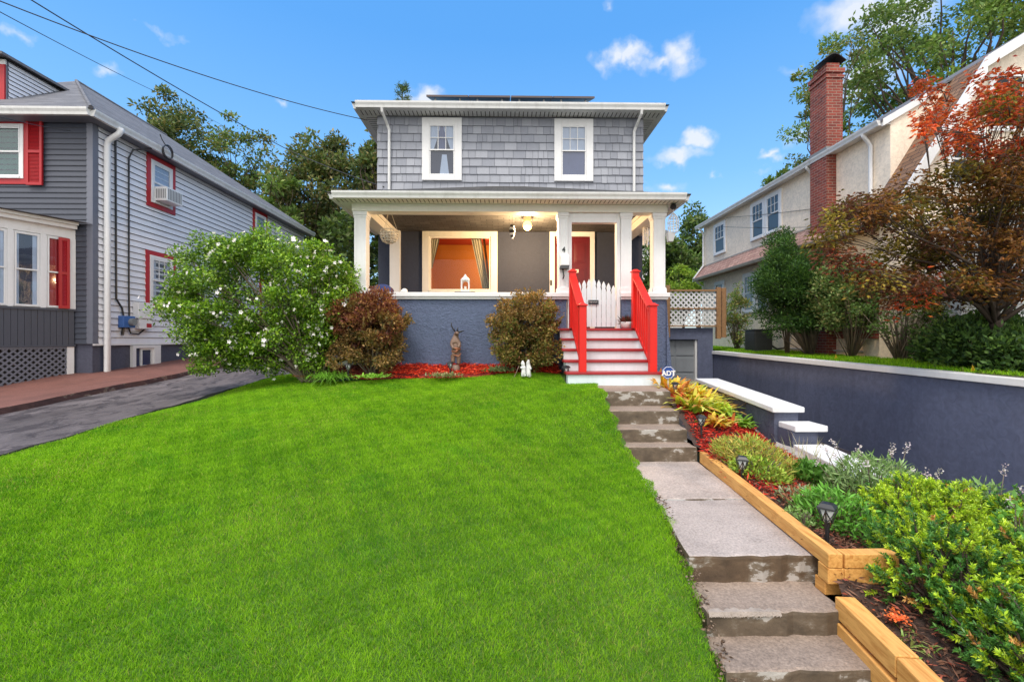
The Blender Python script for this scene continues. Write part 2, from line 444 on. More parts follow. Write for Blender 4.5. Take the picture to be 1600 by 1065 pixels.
for px, py, rx, ry, k in ((965, 88, 34, 20, 1), (988, 92, 30, 16, 1), (1058, 84, 36, 26, 1), (1030, 96, 40, 12, .8), (1060, 243, 52, 14, 1), (1086, 218, 36, 15, 1), (1040, 290, 30, 11, .8),
                       (160, 109, 24, 11, .75), (265, 62, 26, 8, .6), (235, 52, 22, 7, .5), (437, 160, 20, 8, .6), (660, 152, 40, 16, 1), (1340, 18, 70, 32, 1), (1420, 10, 80, 40, 1),
                       (1205, 242, 16, 9, .8), (1186, 262, 14, 8, .7), (1345, 120, 60, 50, .9), (20, 46, 20, 8, .5), (950, 12, 14, 10, .45), (980, 14, 10, 8, .4), (1120, 272, 12, 6, .6),
                       (1240, 110, 20, 10, .4), (1250, 215, 24, 22, .6)):
    d = Vector(P(px, py, 1)).normalized(); sc = d.y/FOC
    v = vm('SUBTRACT', pos, tuple(d)).outputs[0]
    v = vm('MULTIPLY', v, (1/(rx*1.05*sc), 1/(rx*1.05*sc), 1/(ry*1.1*sc))).outputs[0]
    l = vm('LENGTH', v, None).outputs[1]
    f = ma('MULTIPLY', ma('SUBTRACT', 1.0, l, True), k*1.1)
    acc = f if acc is None else ma('MAXIMUM', acc, f)
cf = ramp(nt, acc, [(.0, 0.), (.25, .14), (.8, .85)])
sz = N(nt, 'ShaderNodeSeparateXYZ'); nt.links.new(gen, sz.inputs[0])
K_ = 1/.15
grad = ramp(nt, sz.outputs[2], [(0., (.58, .79, .95)), (.14, (.38, .66, .94)), (.32, (.17, .50, .92)), (.55, (.06, .37, .90))])
grad = mixc(nt, 1., grad, (K_,)*3, 'MULTIPLY'); grad.node.clamp_result = False
blue = mixc(nt, .72, hs.outputs[0], grad)
# unseen bright cloud behind the camera and overhead, added as neutral fill light
n2 = N(nt, 'ShaderNodeTexNoise'); n2.inputs['Scale'].default_value = 2.6; n2.inputs['Detail'].default_value = 6; nt.links.new(gen, n2.inputs[0])
rear = ma('ADD', ma('MULTIPLY', sz.outputs[1], -1.0), ma('MULTIPLY', ma('SUBTRACT', n2.outputs[0], .5), .9))
top_ = ma('ADD', ma('SUBTRACT', sz.outputs[2], .86), ma('MULTIPLY', ma('SUBTRACT', n2.outputs[0], .5), .35))
cover = ma('MAXIMUM', ramp(nt, rear, [(.0, 0.), (.35, 1.)]), ramp(nt, top_, [(.0, 0.), (.16, 1.)]))
cwhite = ramp(nt, n2.outputs[0], [(.3, (.70, .72, .76)), (.6, (1., .98, .96))])
cwhite = mixc(nt, 1., cwhite, (K_*1.9,)*3, 'MULTIPLY')
blue = mixc(nt, cover, blue, cwhite)
skyc = mixc(nt, cf, blue, (6.2, 6.4, 6.7))
nt.links.new(skyc, bg.inputs[0]); bg.inputs[1].default_value = .15
sl = bpy.data.lights.new('Sun', 'SUN'); sl.energy = 2.5; sl.angle = R(18); sl.color = (1, .94, .86)
so = bpy.data.objects.new('Sun', sl); COL.objects.link(so); so.rotation_euler = (-SUN).to_track_quat('-Z', 'Y').to_euler()

# ------------------------------------------------------------------ the ground
def lerp(x, xs, ys): return float(np.interp(x, xs, ys))
def zl_drive(y): return -1.509+.065*min(max(y, -4), 24)
def z_path(y): return lerp(y, [1.2, 2.0, 2.4, 2.72, 3.06, 4.1, 5.0, 5.41, 5.64, 6.0, 6.43, 7.3, 8.4], [-2.1, -1.98, -1.82, -1.68, -1.51, -1.43, -1.36, -1.24, -1.10, -.95, -.76, -.72, -.62])
def z_lawn(x, y):
    t = min(max((x+5.05)/6.4, 0), 1)
    s = 1-(1-t)**2.6
    zl = zl_drive(y)+.03
    zr = z_path(y)
    if y > 5.2: zr = max(zr, lerp(y, [5.2, 5.45, 6, 7, 8], [-1.31, -1.20, -.935, -.745, -.615]))
    zm = lerp(y, [1.2, 2.5, 4, 5, 6, 7, 8, 10], [-1.86, -1.56, -1.22, -1.03, -.86, -.73, -.615, -.56])
    k = min(max((x+.6)/1.9, 0), 1); k = k*k*(3-2*k)
    zz = zm*(1-k)+zr*k
    z = zl*(1-s)+zz*s
    return z+.018*math.sin(x*1.7+y*.9)+.014*math.sin(x*3.1-y*2.3)
def z_ground(x, y):
    if x < -5: return zl_drive(y)-.12
    if x < 6.6: return lerp(y, [15, 15.5, 20], [-2.3, -.9, -.4]) if x > -2.5 else max(-2.3, min(zl_drive(y)-.1, -.2)) if x < -4.8 else lerp(y, [8, 9, 20], [-2.3, -1.0, -.3])
    return -.48
EX = [-90, -60, -40, -25, -18, -14, -10, -7.2, -5.2, -4.7, -2, 0, 2, 4, 6.55, 6.62, 9, 14, 20, 30, 50, 90]
EY = [-25, -10, -2, 0, 2, 4, 6, 8, 10, 12, 14, 15, 15.5, 18, 20, 22, 25, 30, 40, 60, 100, 160]
m_earth = M('ground_soil', (.07, .075, .035), .9, .35, .6, (8, .5, .03))
tag(MB().grid(EX, EY, z_ground).build('ground', m_earth, smooth=False), kind='structure')
m_turf = M('turf_soil', (.07, .15, .012), .9, .3, 1.3, (30, .8, .02))
def frange(a, b, n): return [a+(b-a)*i/n for i in range(n+1)]
def lawn_right(y): return lerp(y, [1.2, 2.0, 2.45, 2.72, 3.06, 3.5, 4.1, 5.0, 5.41, 5.64, 6.0, 6.43, 7.25, 9], [1.16, 1.19, 1.2, 1.22, 1.24, 1.32, 1.40, 1.46, 1.45, 1.42, 1.42, 1.42, 1.44, 1.44])
lawn = MB(); xs = frange(0, 1, 60); ys = frange(.6, 10.6, 90); b0 = 0
for y in ys:
    for t in xs:
        x = -5.05+(lawn_right(y)+.05+5.05)*t+(.02*math.sin(y*7)+.02*math.sin(y*17) if t in (0, 1) else 0)
        lawn.v.append((x, y, z_lawn(x, y)-.012-(.14 if t in (0, 1) else 0)))
for j in range(len(ys)-1):
    for i in range(60): a = j*61+i; lawn.f.append((a, a+1, a+62, a+61)); lawn.m.append(0)
tag(lawn.build('lawn', m_turf, smooth=True), kind='structure')

# driveway between the lawn and the neighbour, its raised rust-brown walk, and the asphalt lip along the lawn
def asphalt(name, c):
    m, nt, b = _mat(name); co = coord(nt)
    n1 = noise(nt, mapping(nt, co, (1, .35, 1)), .9, 6, .7, .8); n2 = noise(nt, co, 70, 3, .8); n3 = noise(nt, mapping(nt, co, (1, .5, 1)), 3.5, 6, .75, .5)
    o = ramp(nt, n1, [(.32, tuple(x*.45 for x in c)), (.5, c), (.72, tuple(x*1.75 for x in c))])
    o = mixc(nt, ramp(nt, n3, [(.5, 0.), (.565, .85)]), o, (c[0]*.35, c[1]*.33, c[2]*.35))
    o = mixc(nt, n2, mixc(nt, 1., o, (.6,)*3, 'MULTIPLY'), mixc(nt, 1., o, (1.4,)*3, 'MULTIPLY'))
    nt.links.new(o, b.inputs[0]); nt.links.new(ramp(nt, n1, [(.3, .38), (.7, .75)]), b.inputs['Roughness'])
    bumpn(nt, n2, .5, .006, b); return m
m_asph = asphalt('driveway_asphalt', (.125, .105, .105))
tag(MB().grid(frange(-7.45, -5.0, 6), frange(-2, 24, 52), lambda x, y: zl_drive(y)+.006*math.sin(x*5+y)).build('driveway', m_asph, smooth=True), kind='structure')
m_walk = concrete('rust_walk', (.20, .082, .062), (.07, .03, .025), (.15, .065, .05))
wk = MB(); nseg = 60
def walk_x(y): return -7.24+.035*math.sin(y*2.1)+.02*math.sin(y*6.3)
for i in range(nseg):
    y0, y1 = -2+26*i/nseg, -2+26*(i+1)/nseg
    xa, xb = walk_x(y0), walk_x(y1); za, zb = zl_drive(y0), zl_drive(y1)
    f0, f1 = (lerp(q, [9, 10.2], [-.12, .09]) for q in (y0, y1))
    wk.poly([(xa, y0, za+.09), (xb, y1, zb+.09), (-9.0, y1, zb+.09+(f1-.09)*.5), (-9.0, y0, za+.09+(f0-.09)*.5)]); wk.poly([(-9.0, y0, za+.09+(f0-.09)*.5), (-9.0, y1, zb+.09+(f1-.09)*.5), (-11.5, y1, zb+f1), (-11.5, y0, za+f0)])
    wk.poly([(xa+.035, y0, za-.02), (xb+.035, y1, zb-.02), (xb, y1, zb+.09), (xa, y0, za+.09)])
tag(wk.build('sidewalk', m_walk), kind='structure')
lip = MB()
for i in range(80):
    y0, y1 = -1+11.4*i/80, -1+11.4*(i+1)/80
    j = lambda y: .025*math.sin(y*3.7)+.018*math.sin(y*11)
    za, zb = zl_drive(y0), zl_drive(y1); xa, xb = -5.02+j(y0), -5.02+j(y1)
    lip.poly([(xa-.13, y0, za+.004), (xa, y0, za+.055), (xb, y1, zb+.055), (xb-.13, y1, zb+.004)][::-1])
    lip.poly([(xa, y0, za+.055), (xa+.03, y0, za-.1), (xb+.03, y1, zb-.1), (xb, y1, zb+.055)][::-1])
tag(lip.build('kerb_strip', asphalt('kerb_asphalt', (.05, .047, .05))), kind='structure')

# right-hand driveway trench, neighbour's raised lawn
tag(MB().grid(frange(3.9, 6.56, 4), frange(-2, 14.2, 20), lambda x, y: -2.1+.004*math.sin(y*3+x)).build('driveway', m_asph), kind='structure')
def z_nlawn(x, y): return -.375-.0155*(14-y)+.012*(x-6.7)+.01*math.sin(x*2+y*1.3)
tag(MB().grid(frange(6.6, 9.4, 8), frange(-1, 24, 50), z_nlawn).build('lawn', m_turf, smooth=True), kind='structure')

# planting bed beside the path, mulch bed along the porch
def bed_left(y): return lerp(y, [1.4, 2.4, 2.72, 3.06, 4.14, 5.41, 6.43, 7.25, 8.4], [1.98, 2.0, 2.03, 2.08, 2.2, 2.31, 2.36, 2.44, 2.5])
def z_bed(x, y):
    za = lerp(y, [1.4, 2.3, 2.75, 2.95, 4.14, 5.2, 5.45, 5.7, 6.05, 6.5, 7.3, 8.4], [-1.86, -1.75, -1.62, -1.45, -1.40, -1.36, -1.27, -1.13, -.96, -.80, -.76, -.70])
    zb = lerp(y, [1.4, 2.5, 4, 5.27, 5.7, 6.7, 7.6, 8.4], [-1.95, -1.78, -1.62, -1.52, -1.46, -1.28, -1.12, -.98])
    t = min(max((x-bed_left(y))/(3.62-bed_left(y)), 0), 1)
    return za*(1-t)+zb*t+.02*math.sin(x*5+y*3)+.012*math.sin(x*13-y*7)
m_mulch = M('mulch_soil', (.07, .042, .032), .95, .5, 5, (40, .9, .03))
m_mulchred = M('red_mulch_soil', (.20, .018, .012), .95, .5, 6, (40, .9, .03))
bed = MB(); ys = frange(1.2, 8.45, 70); xs = frange(0, 1, 24)
for y in ys:
    for t in xs:
        xl = bed_left(y)-.02 if y > 5.4 else lerp(y, [1.2, 1.55, 2.27, 2.76, 2.80, 2.86, 5.36, 5.4], [1.96, 1.98, 2.04, 2.09, 2.12, 2.12, 2.38, 2.36])
        x = xl+((4.2 if y < 4.2 else 3.66)-xl)*t
        bed.v.append((x, y, z_bed(x, y)))
for j in range(70):
    for i in range(24): a = j*25+i; bed.f.append((a, a+1, a+26, a+25)); bed.m.append(0)
tag(bed.build('planting_bed', m_mulch, smooth=True), kind='structure')
def z_front(x, y): return -.47-.16*min(max((8.42-y)/.5, 0), 1)**.8+.012*math.sin(x*7+y*9)-(.0 if y > 7.98 else .05)
def front_y(x): return 7.93+.06*math.sin(x*1.3+.5)+.03*math.sin(x*4.1)
fb = MB(); xs = frange(-3.6, 1.0, 46)
for x in xs:
    for k in range(7):
        y = front_y(x)+(8.46-front_y(x))*k/6; fb.v.append((x, y, z_front(x, y)))
for i in range(46):
    for k in range(6): a = i*7+k; fb.f.append((a, a+7, a+8, a+1)); fb.m.append(0)
tag(fb.build('mulch_bed', m_mulchred, smooth=True), kind='structure')

def chips(name, pts, cols, L=(.03, .09), wd=(.008, .02)):
    n = len(pts); d = rng.normal(size=(n, 3)); d[:, 2] *= .25
    lv = Leaves(); lv.leaves(np.array(pts)+np.array([0, 0, .012]), d, rng.uniform(*L, n), rng.uniform(*wd, n), pal(n, cols, .35), .15)
    return tag(lv.build(name, m_mulchchip), kind='stuff')
pts = []
while len(pts) < 7000:
    x = random.uniform(2.25, 3.6); y = random.uniform(4.0, 6.9)
    if x < bed_left(y)+.05: continue
    if y < 5.0 and random.random() > (.75 if 4.2 < y < 4.75 and x < 3.0 else .12): continue
    pts.append((x, y, z_bed(x, y)+random.uniform(0, .02)))
chips('red_mulch', pts, [(.52, .035, .02), (.36, .02, .015), (.62, .08, .045), (.2, .015, .012)])
pts = []
while len(pts) < 5200:
    x = random.uniform(-2.0, 1.0); y = random.uniform(7.9, 8.42)
    if y < front_y(x)+.01: continue
    pts.append((x, y, z_front(x, y)+random.uniform(0, .02)))
chips('red_mulch', pts, [(.62, .045, .018), (.44, .025, .015), (.72, .11, .045), (.26, .015, .012)])
pts = []
while len(pts) < 15000:
    x = random.uniform(1.95, 3.7); y = random.uniform(1.5, 5.2)
    if x < bed_left(y)+.04: continue
    pts.append((x, y, z_bed(x, y)+random.uniform(0, .015)))
chips('brown_mulch', pts, [(.09, .045, .03), (.14, .075, .05), (.055, .03, .022), (.22, .11, .07), (.28, .08, .05)], (.02, .08), (.006, .016))
pts = []
while len(pts) < 1500:
    x = random.uniform(-3.6, -1.9); y = random.uniform(7.75, 8.4)
    pts.append((x, y, max(z_lawn(x, y), z_front(x, y))+random.uniform(.02, .04)))
chips('brown_mulch', pts, [(.2, .07, .03), (.11, .06, .04), (.3, .09, .04), (.17, .1, .05)], (.02, .07), (.006, .016))

# grass
def patch(x, y): return .5+.12*np.sin(x*1.9+.7*np.sin(y*1.3))*np.sin(y*2.3+.5)+.13*np.sin(x*7.3+y*5.1+2*np.sin(y*3.3))*np.sin(y*8.1-x*3)+.16*np.sin(x*19.1-y*8.3)*np.sin(y*23+x*5)
def grass(name, X, Y, Z, label=None, hmin=.016, hmax=.042, wid=.0046):
    n = len(X); pt = patch(X, Y)+rng.normal(0, .30, n)
    a = np.array([.08, .24, .007]); b = np.array([.32, .57, .02]); pt = np.clip(pt, 0, 1)[:, None]
    col = a*(1-pt)+b*pt
    clov = (np.sin(X*3.1+1.3*np.sin(Y*2.7))*np.sin(Y*3.9+X) > .78) & (rng.random(n) < .6); col[clov] *= np.array([.62, .8, .9])
    thin = np.clip(.035+.10*(np.sin(X*2.3-Y*1.1)*np.sin(Y*1.7+X*.6)-.25), .03, .14); dry = rng.random(n) < thin; col[dry] = np.array([.40, .40, .10])*rng.uniform(.6, 1.2, (dry.sum(), 1))
    d = rnd_dirs(n)*np.array([1, 1, .3]); d[:, 2] = np.abs(d[:, 2])+rng.uniform(.5, 1.4, n)
    d[:, 0] += .14*np.sin(X*6+Y*3); d[:, 1] += .14*np.cos(X*5.7-Y*6.3)
    d /= np.linalg.norm(d, axis=1, keepdims=True)
    an = rng.uniform(0, 2*np.pi, n); sd = np.stack([np.cos(an), np.sin(an), 0*an], 1)
    dist = np.sqrt(X*X+Y*Y)
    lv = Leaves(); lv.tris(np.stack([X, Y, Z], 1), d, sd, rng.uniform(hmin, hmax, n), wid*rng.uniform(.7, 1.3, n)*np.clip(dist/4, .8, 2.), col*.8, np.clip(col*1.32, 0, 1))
    return tag(lv.build(name, m_grass), kind='stuff')
X = []; Y = []; Z = []
zs = {}
NB = 700000
yy = .7+7.5*rng.random(NB*2)**1.35; xx = rng.uniform(-5.06, 1.5, NB*2)
far = rng.random(NB*2) < .06; yy[far] = rng.uniform(7.8, 10.2, far.sum()); xx[far] = rng.uniform(-5.06, -2.9, far.sum())
vis = (np.abs(xx) < yy*1.22+.3) | ((xx < -yy*1.22) & (rng.random(len(xx)) < .6) & (xx > -5.06))
yy, xx = yy[vis], xx[vis]
gx = np.linspace(-5.2, 1.7, 140); gy = np.linspace(.5, 10.6, 200)
ZZ = np.array([[z_lawn(a, b) for a in gx] for b in gy])
i = np.clip((xx-gx[0])/(gx[1]-gx[0]), 0, 138.99); j = np.clip((yy-gy[0])/(gy[1]-gy[0]), 0, 198.99)
i0 = i.astype(int); j0 = j.astype(int); fi = i-i0; fj = j-j0
zz = ZZ[j0, i0]*(1-fi)*(1-fj)+ZZ[j0, i0+1]*fi*(1-fj)+ZZ[j0+1, i0]*(1-fi)*fj+ZZ[j0+1, i0+1]*fi*fj
lr = np.interp(yy, [1.2, 2.0, 2.45, 2.72, 3.06, 3.5, 4.1, 5.0, 5.41, 5.64, 6.0, 6.43, 7.25, 9], [1.16, 1.19, 1.2, 1.22, 1.24, 1.32, 1.40, 1.46, 1.45, 1.42, 1.42, 1.42, 1.44, 1.44])
fy = 7.93+.06*np.sin(xx*1.3+.5)+.03*np.sin(xx*4.1)
edge = lr+.03*np.sin(yy*9)+.02*np.sin(yy*23)
ok = (xx < edge) & (xx > -5.03+.03*np.sin(yy*5)) & ((yy < fy+rng.normal(0, .025, len(yy))) | (xx < -3.0)) & ~((xx > .99) & (yy > 7.24))
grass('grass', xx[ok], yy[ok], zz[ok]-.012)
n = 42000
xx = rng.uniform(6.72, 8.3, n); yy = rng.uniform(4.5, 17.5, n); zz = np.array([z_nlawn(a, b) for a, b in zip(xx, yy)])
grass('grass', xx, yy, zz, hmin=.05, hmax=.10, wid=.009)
# ------------------------------------------------------------------ windows
def window(root, F, u0, u1, v0, v1, cas=.11, dep=.045, m_cas=None, style='dh', muntin=(3, 2), cur='white', back=None, name='window', glass=None, frame_w=.035, sill=True, msash=None):
    """a sash window laid on a wall: casing > sash, pane, curtain, all children of one window part"""
    m_cas = m_cas or m_white; glass = glass or m_glass; msash = msash or m_white
    b = MB()
    b.fbox(F, u0, u0+cas, 0, dep, v0, v1); b.fbox(F, u1-cas, u1, 0, dep, v0, v1)
    b.fbox(F, u0+cas, u1-cas, 0, dep, v1-cas, v1)
    b.fbox(F, u0+cas, u1-cas, 0, dep+(.02 if sill else 0), v0, v0+cas*.75)
    wn_ = b.build(name, m_cas, root, bevel=.006)
    a0, a1, c0, c1 = u0+cas, u1-cas, v0+cas*.75, v1-cas
    MB().fbox(F, a0, a1, .001, .004, c0, c1).build('window_recess', back or m_inside, wn_)
    mid = (c0+c1)/2
    def sash(lo, hi, n0, mun):
        s = MB(); fw = frame_w
        s.fbox(F, a0+.003, a0+fw, n0, n0+.022, lo, hi); s.fbox(F, a1-fw, a1-.003, n0, n0+.022, lo, hi)
        s.fbox(F, a0+fw, a1-fw, n0, n0+.022, lo, lo+fw); s.fbox(F, a0+fw, a1-fw, n0, n0+.022, hi-fw, hi)
        if mun:
            nx, ny = mun; W = a1-a0-2*fw; H = hi-lo-2*fw
            for k in range(1, nx): s.fbox(F, a0+fw+W*k/nx-.008, a0+fw+W*k/nx+.008, n0+.004, n0+.02, lo+fw, hi-fw)
            for k in range(1, ny): s.fbox(F, a0+fw, a1-fw, n0+.005, n0+.019, lo+fw+H*k/ny-.008, lo+fw+H*k/ny+.008)
        s.build('sash', msash, wn_)
        MB().poly([F.p(a0+fw, n0+.008, lo+fw), F.p(a1-fw, n0+.008, lo+fw), F.p(a1-fw, n0+.008, hi-fw), F.p(a0+fw, n0+.008, hi-fw)]).build('pane', glass, wn_)
    if style == 'dh':
        sash(mid-.015, c1, .022, muntin); sash(c0, mid+.015, .012, None)
    else:
        sash(c0, c1, .015, muntin)
    def cloth(x0, x1, lo, hi, mat, x0b=None, x1b=None, amp=.0025):
        x0b = x0 if x0b is None else x0b; x1b = x1 if x1b is None else x1b
        c = MB(); K = 16
        for k in range(K):
            t0, t1 = k/K, (k+1)/K
            z = lambda t: .0075+amp*math.sin(t*K*1.9)
            c.poly([F.p(x0b+(x1b-x0b)*t0, z(t0), lo), F.p(x0b+(x1b-x0b)*t1, z(t1), lo), F.p(x0+(x1-x0)*t1, z(t1), hi), F.p(x0+(x1-x0)*t0, z(t0), hi)])
        c.build('curtain', mat, wn_, smooth=True)
    W = a1-a0
    if cur == 'white': cloth(a0, a1, c0, c1, m_curtain)
    elif cur == 'top': cloth(a0, a1, mid-.1*(c1-c0), c1, m_curtain)
    elif cur == 'tied':
        cloth(a0, a0+W*.48, mid, c1, m_curtain, a0, a0+W*.16); cloth(a1-W*.48, a1, mid, c1, m_curtain, a1-W*.16, a1)
        cloth(a0+W*.35, a1-W*.33, mid, c1, m_curtblue)
        cloth(a0+W*.5, a0+W*.68, c0, mid-.1, m_curtain, a0+W*.4, a0+W*.78)
    elif cur == 'sides':
        cloth(a0, a0+W*.25, c0, c1, m_curtain); cloth(a1-W*.2, a1, c0, c1, m_curtain)
    elif cur == 'blue': cloth(a0, a1, mid, c1, m_curtain); cloth(a0, a1, c0, mid, m_curtblue)
    elif cur == 'red': cloth(a0, a1, c0, c1, m_redtrim)
    elif cur == 'green': cloth(a0, a1, c0+.05, c1, m_curtgreen)
    return wn_
m_curtgreen = M('green_shade', (.10, .19, .17), .8, .25, 3)

def shingle_wall(F, u0, u1, v0, v1, exp, holes=()):
    """individually cut wall shingles in rows, three tones"""
    b = MB(); v = v0; row = 0
    while v < v1-.01:
        h = min(exp, v1-v); u = u0-random.uniform(0, .12); prev = None
        while u < u1:
            wd = random.choice((.10, .13, .17, .2, .24, .30)); a, c = max(u, u0), min(u+wd-.007, u1); u += wd
            if c-a < .02: continue
            if any(a > h0-.001 and c < h1+.001 and v > g0-.001 and v+h < g1+.001 for h0, h1, g0, g1 in holes): continue
            j = random.uniform(-.004, .004); k = random.choices((0, 1, 2), (.5, .25, .25))[0]; t = random.uniform(0, .004)
            q = [F.p(a, .029+t, v+j), F.p(c, .029+t, v+j), F.p(c, .005, v+h+.012), F.p(a, .005, v+h+.012),
                 F.p(a, 0, v+j), F.p(c, 0, v+j)]
            b.poly([q[0], q[1], q[2], q[3]], k); b.poly([q[4], q[5], q[1], q[0]], k)
            b.poly([q[4], q[0], q[3]], k); b.poly([q[1], q[5], q[2]], k)
        v += exp; row += 1
    return b

m_gapshadow = M('shingle_gap_lap_shadow', (.10, .105, .125), .9)  # fills shingle joints; also colours the painted shadow lines under clapboards
def clap_wall(F, u0, u1, v0, v1, exp=.12, proud=.026, top=None):
    """lapped clapboards as real saw-tooth courses; top(u) cuts the upper edge"""
    b = MB(); v = v0
    while v < v1-.005:
        h = min(exp, v1-v)
        b.poly([F.p(u0, proud, v), F.p(u1, proud, v), F.p(u1, .002, v+h), F.p(u0, .002, v+h)])
        b.poly([F.p(u0, .002, v), F.p(u1, .002, v), F.p(u1, proud, v), F.p(u0, proud, v)], 1)  # underside of each lap coloured dark as a painted shadow line
        b.poly([F.p(u0, .004, v-.012), F.p(u1, .004, v-.012), F.p(u1, .0045, v), F.p(u0, .0045, v)], 1)  # dark strip just below the lap, painted shadow too
        v += exp
    return b

def gutter(b, pts, out, z, h=.12, d=.11, m=0):
    """K-style gutter profile run between two points; out = outward direction"""
    o = Vector(out); (p0, p1) = [Vector((p[0], p[1], z)) for p in pts]
    prof = [(0, 0), (d*.62, 0), (d*.72, h*.35), (d*.95, h*.72), (d, h), (d*.86, h), (d*.86, h*.9), (0, h*.9)]
    ring0 = [p0+o*a+Vector((0, 0, c)) for a, c in prof]
    b.prism(ring0, p1-p0, m)

# ================================================================== MAIN HOUSE
HX0, HX1, HY, HB = -3.0, 3.35, 10.94, 18.6
house = thing('house', 'grey shingled two storey house with slate blue stucco porch and red front door', 'house', (0, HY, -.75))
FH = Fr((0, HY, 0), (1, 0, 0), (0, -1, 0))
wl = MB()
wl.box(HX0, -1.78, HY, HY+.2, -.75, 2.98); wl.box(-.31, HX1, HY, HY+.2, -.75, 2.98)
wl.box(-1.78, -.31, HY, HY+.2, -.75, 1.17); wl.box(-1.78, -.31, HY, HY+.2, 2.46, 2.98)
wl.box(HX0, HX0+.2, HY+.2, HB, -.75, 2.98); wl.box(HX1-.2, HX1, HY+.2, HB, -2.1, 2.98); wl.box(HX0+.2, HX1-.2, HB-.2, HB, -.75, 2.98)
wl.build('ground_floor_wall', m_slate_shade, house)
MB().box(HX0, HX1, HY, HB, 2.985, 5.30).build('upper_wall', m_gapshadow, house)
W1 = (-1.945, -1.0, 3.79, 5.285); W2 = (1.215, 2.15, 3.79, 5.285)
shingle_wall(FH, HX0-.02, HX1+.02, 2.99, 5.32, .193, (W1, W2)).build('wall_shingles', [m_shingle, m_shingle2, m_shingle3], house)
sb = shingle_wall(Fr((HX1, HY, 0), (0, 1, 0), (1, 0, 0)), 0, HB-HY, 2.99, 5.32, .193)
sb2 = shingle_wall(Fr((HX0, HY, 0), (0, -1, 0), (-1, 0, 0)), HY-HB, 0, 2.99, 5.32, .193)
sb.build('wall_shingles', [m_shingle, m_shingle2, m_shingle3], house); sb2.build('wall_shingles', [m_shingle, m_shingle2, m_shingle3], house)
FHs = Fr((0, HY-.02, 0), (1, 0, 0), (0, -1, 0))
window(house, FHs, *W1, cas=.17, dep=.05, cur='tied', sill=False, frame_w=.03)
window(house, FHs, *W2, cas=.17, dep=.05, cur='blue', sill=False, frame_w=.03)
# upper eaves
ex0, ex1, ey0, ey1, ez = -3.40, 3.75, 10.56, 19.0, 5.33
so_ = MB()
so_.box(ex0, ex1, ey0, HY-.03, ez, ez+.03); so_.box(ex0, HX0-.0, HY-.03, ey1, ez, ez+.03); so_.box(HX1, ex1, HY-.03, ey1, ez, ez+.03); so_.box(HX0, HX1, HB, ey1, ez, ez+.03)
for k in range(71):
    x = ex0+.06+k*.1
    so_.box(x, x+.016, ey0+.10, HY-.05, ez-.0035, ez-.0005, 1)
for k in range(80):
    y = ey0+.45+k*.1
    if y > ey1-.1: break
    so_.box(ex0+.1, HX0-.05, y, y+.016, ez-.0035, ez-.0005, 1); so_.box(HX1+.05, ex1-.1, y, y+.016, ez-.0035, ez-.0005, 1)
so_.build('soffit', [m_gutter, m_dark], house)
g = MB()
gutter(g, ((ex0, ey0), (ex1, ey0)), (0, -1, 0), ez-.01, .14); gutter(g, ((ex0, ey0), (ex0, ey1)), (-1, 0, 0), ez-.012, .14, .10); gutter(g, ((ex1, ey0), (ex1, ey1)), (1, 0, 0), ez-.012, .14, .10)
g.build('gutter', m_gutter, house)
rz, cx, ins = ez+.115, (ex0+ex1)/2, (ex1-ex0)/2+.08
X0, X1, Y0, Y1 = ex0-.1, ex1+.1, ey0-.07, ey1+.1; hh = (X1-X0)/2; rt = rz+hh*.36
rf = MB()
A, B_, C_, D_ = (X0, Y0, rz), (X1, Y0, rz), (X1, Y1, rz), (X0, Y1, rz); E, F2 = (cx, Y0+hh, rt), (cx, Y1-hh, rt)
rf.poly([A, B_, E]); rf.poly([B_, C_, F2, E]); rf.poly([C_, D_, F2]); rf.poly([D_, A, E, F2]); rf.poly([A, D_, C_, B_])
rf.build('roof', m_roof, house)
for x, s in ((-2.72, 1), (3.13, -1)):
    dn = MB(); dn.tube([(x-.08*s, ey0-.05, ez+.0), (x-.08*s, ey0-.03, ez-.08), (x-.03*s, HY-.12, ez-.26), (x, HY-.075, ez-.36), (x, HY-.075, 4.4), (x, HY-.075, 3.0)], .034, 8)
    dn.build('downspout', m_gutter, house, smooth=False)
# porch: floor, knee walls with caps, beam, ceiling, roof
PY = 8.46
MB().box(-2.75, 3.05, 8.62, HY, .02, .196).build('porch_floor', M('porch_floor_paint', (.16, .05, .05), .5, .15), house)
kw = MB()
kw.box(-2.74, 1.17, 8.44, 8.62, -.8, .775); kw.box(2.20, 3.03, 8.44, 8.62, -2.1, .775)
kw.box(-2.74, -2.56, 8.62, HY, -.8, .775); kw.box(2.87, 3.03, 8.62, HY, -2.1, .775)
kw.box(1.17, 2.20, 8.46, 8.60, -.8, .0)
kw.prism([(3.03, 8.4, .72), (3.03, 8.4, -2.1), (3.22, 8.4, -2.1), (3.13, 8.4, -.6), (3.06, 8.4, .2)], (0, .5, 0))
kw.build('porch_wall', m_slate, house)
cp = MB()
cp.box(-2.80, 1.24, 8.37, 8.66, .785, .865); cp.box(2.17, 3.09, 8.37, 8.66, .785, .865)
cp.box(-2.80, -2.52, 8.66, HY-.03, .785, .865); cp.box(2.83, 3.09, 8.66, HY-.03, .785, .865)
cp.box(-2.77, 1.20, 8.40, 8.63, .74, .785); cp.box(2.19, 3.06, 8.40, 8.63, .74, .785)
cp.build('porch_wall_cap', m_white, house, bevel=.008)
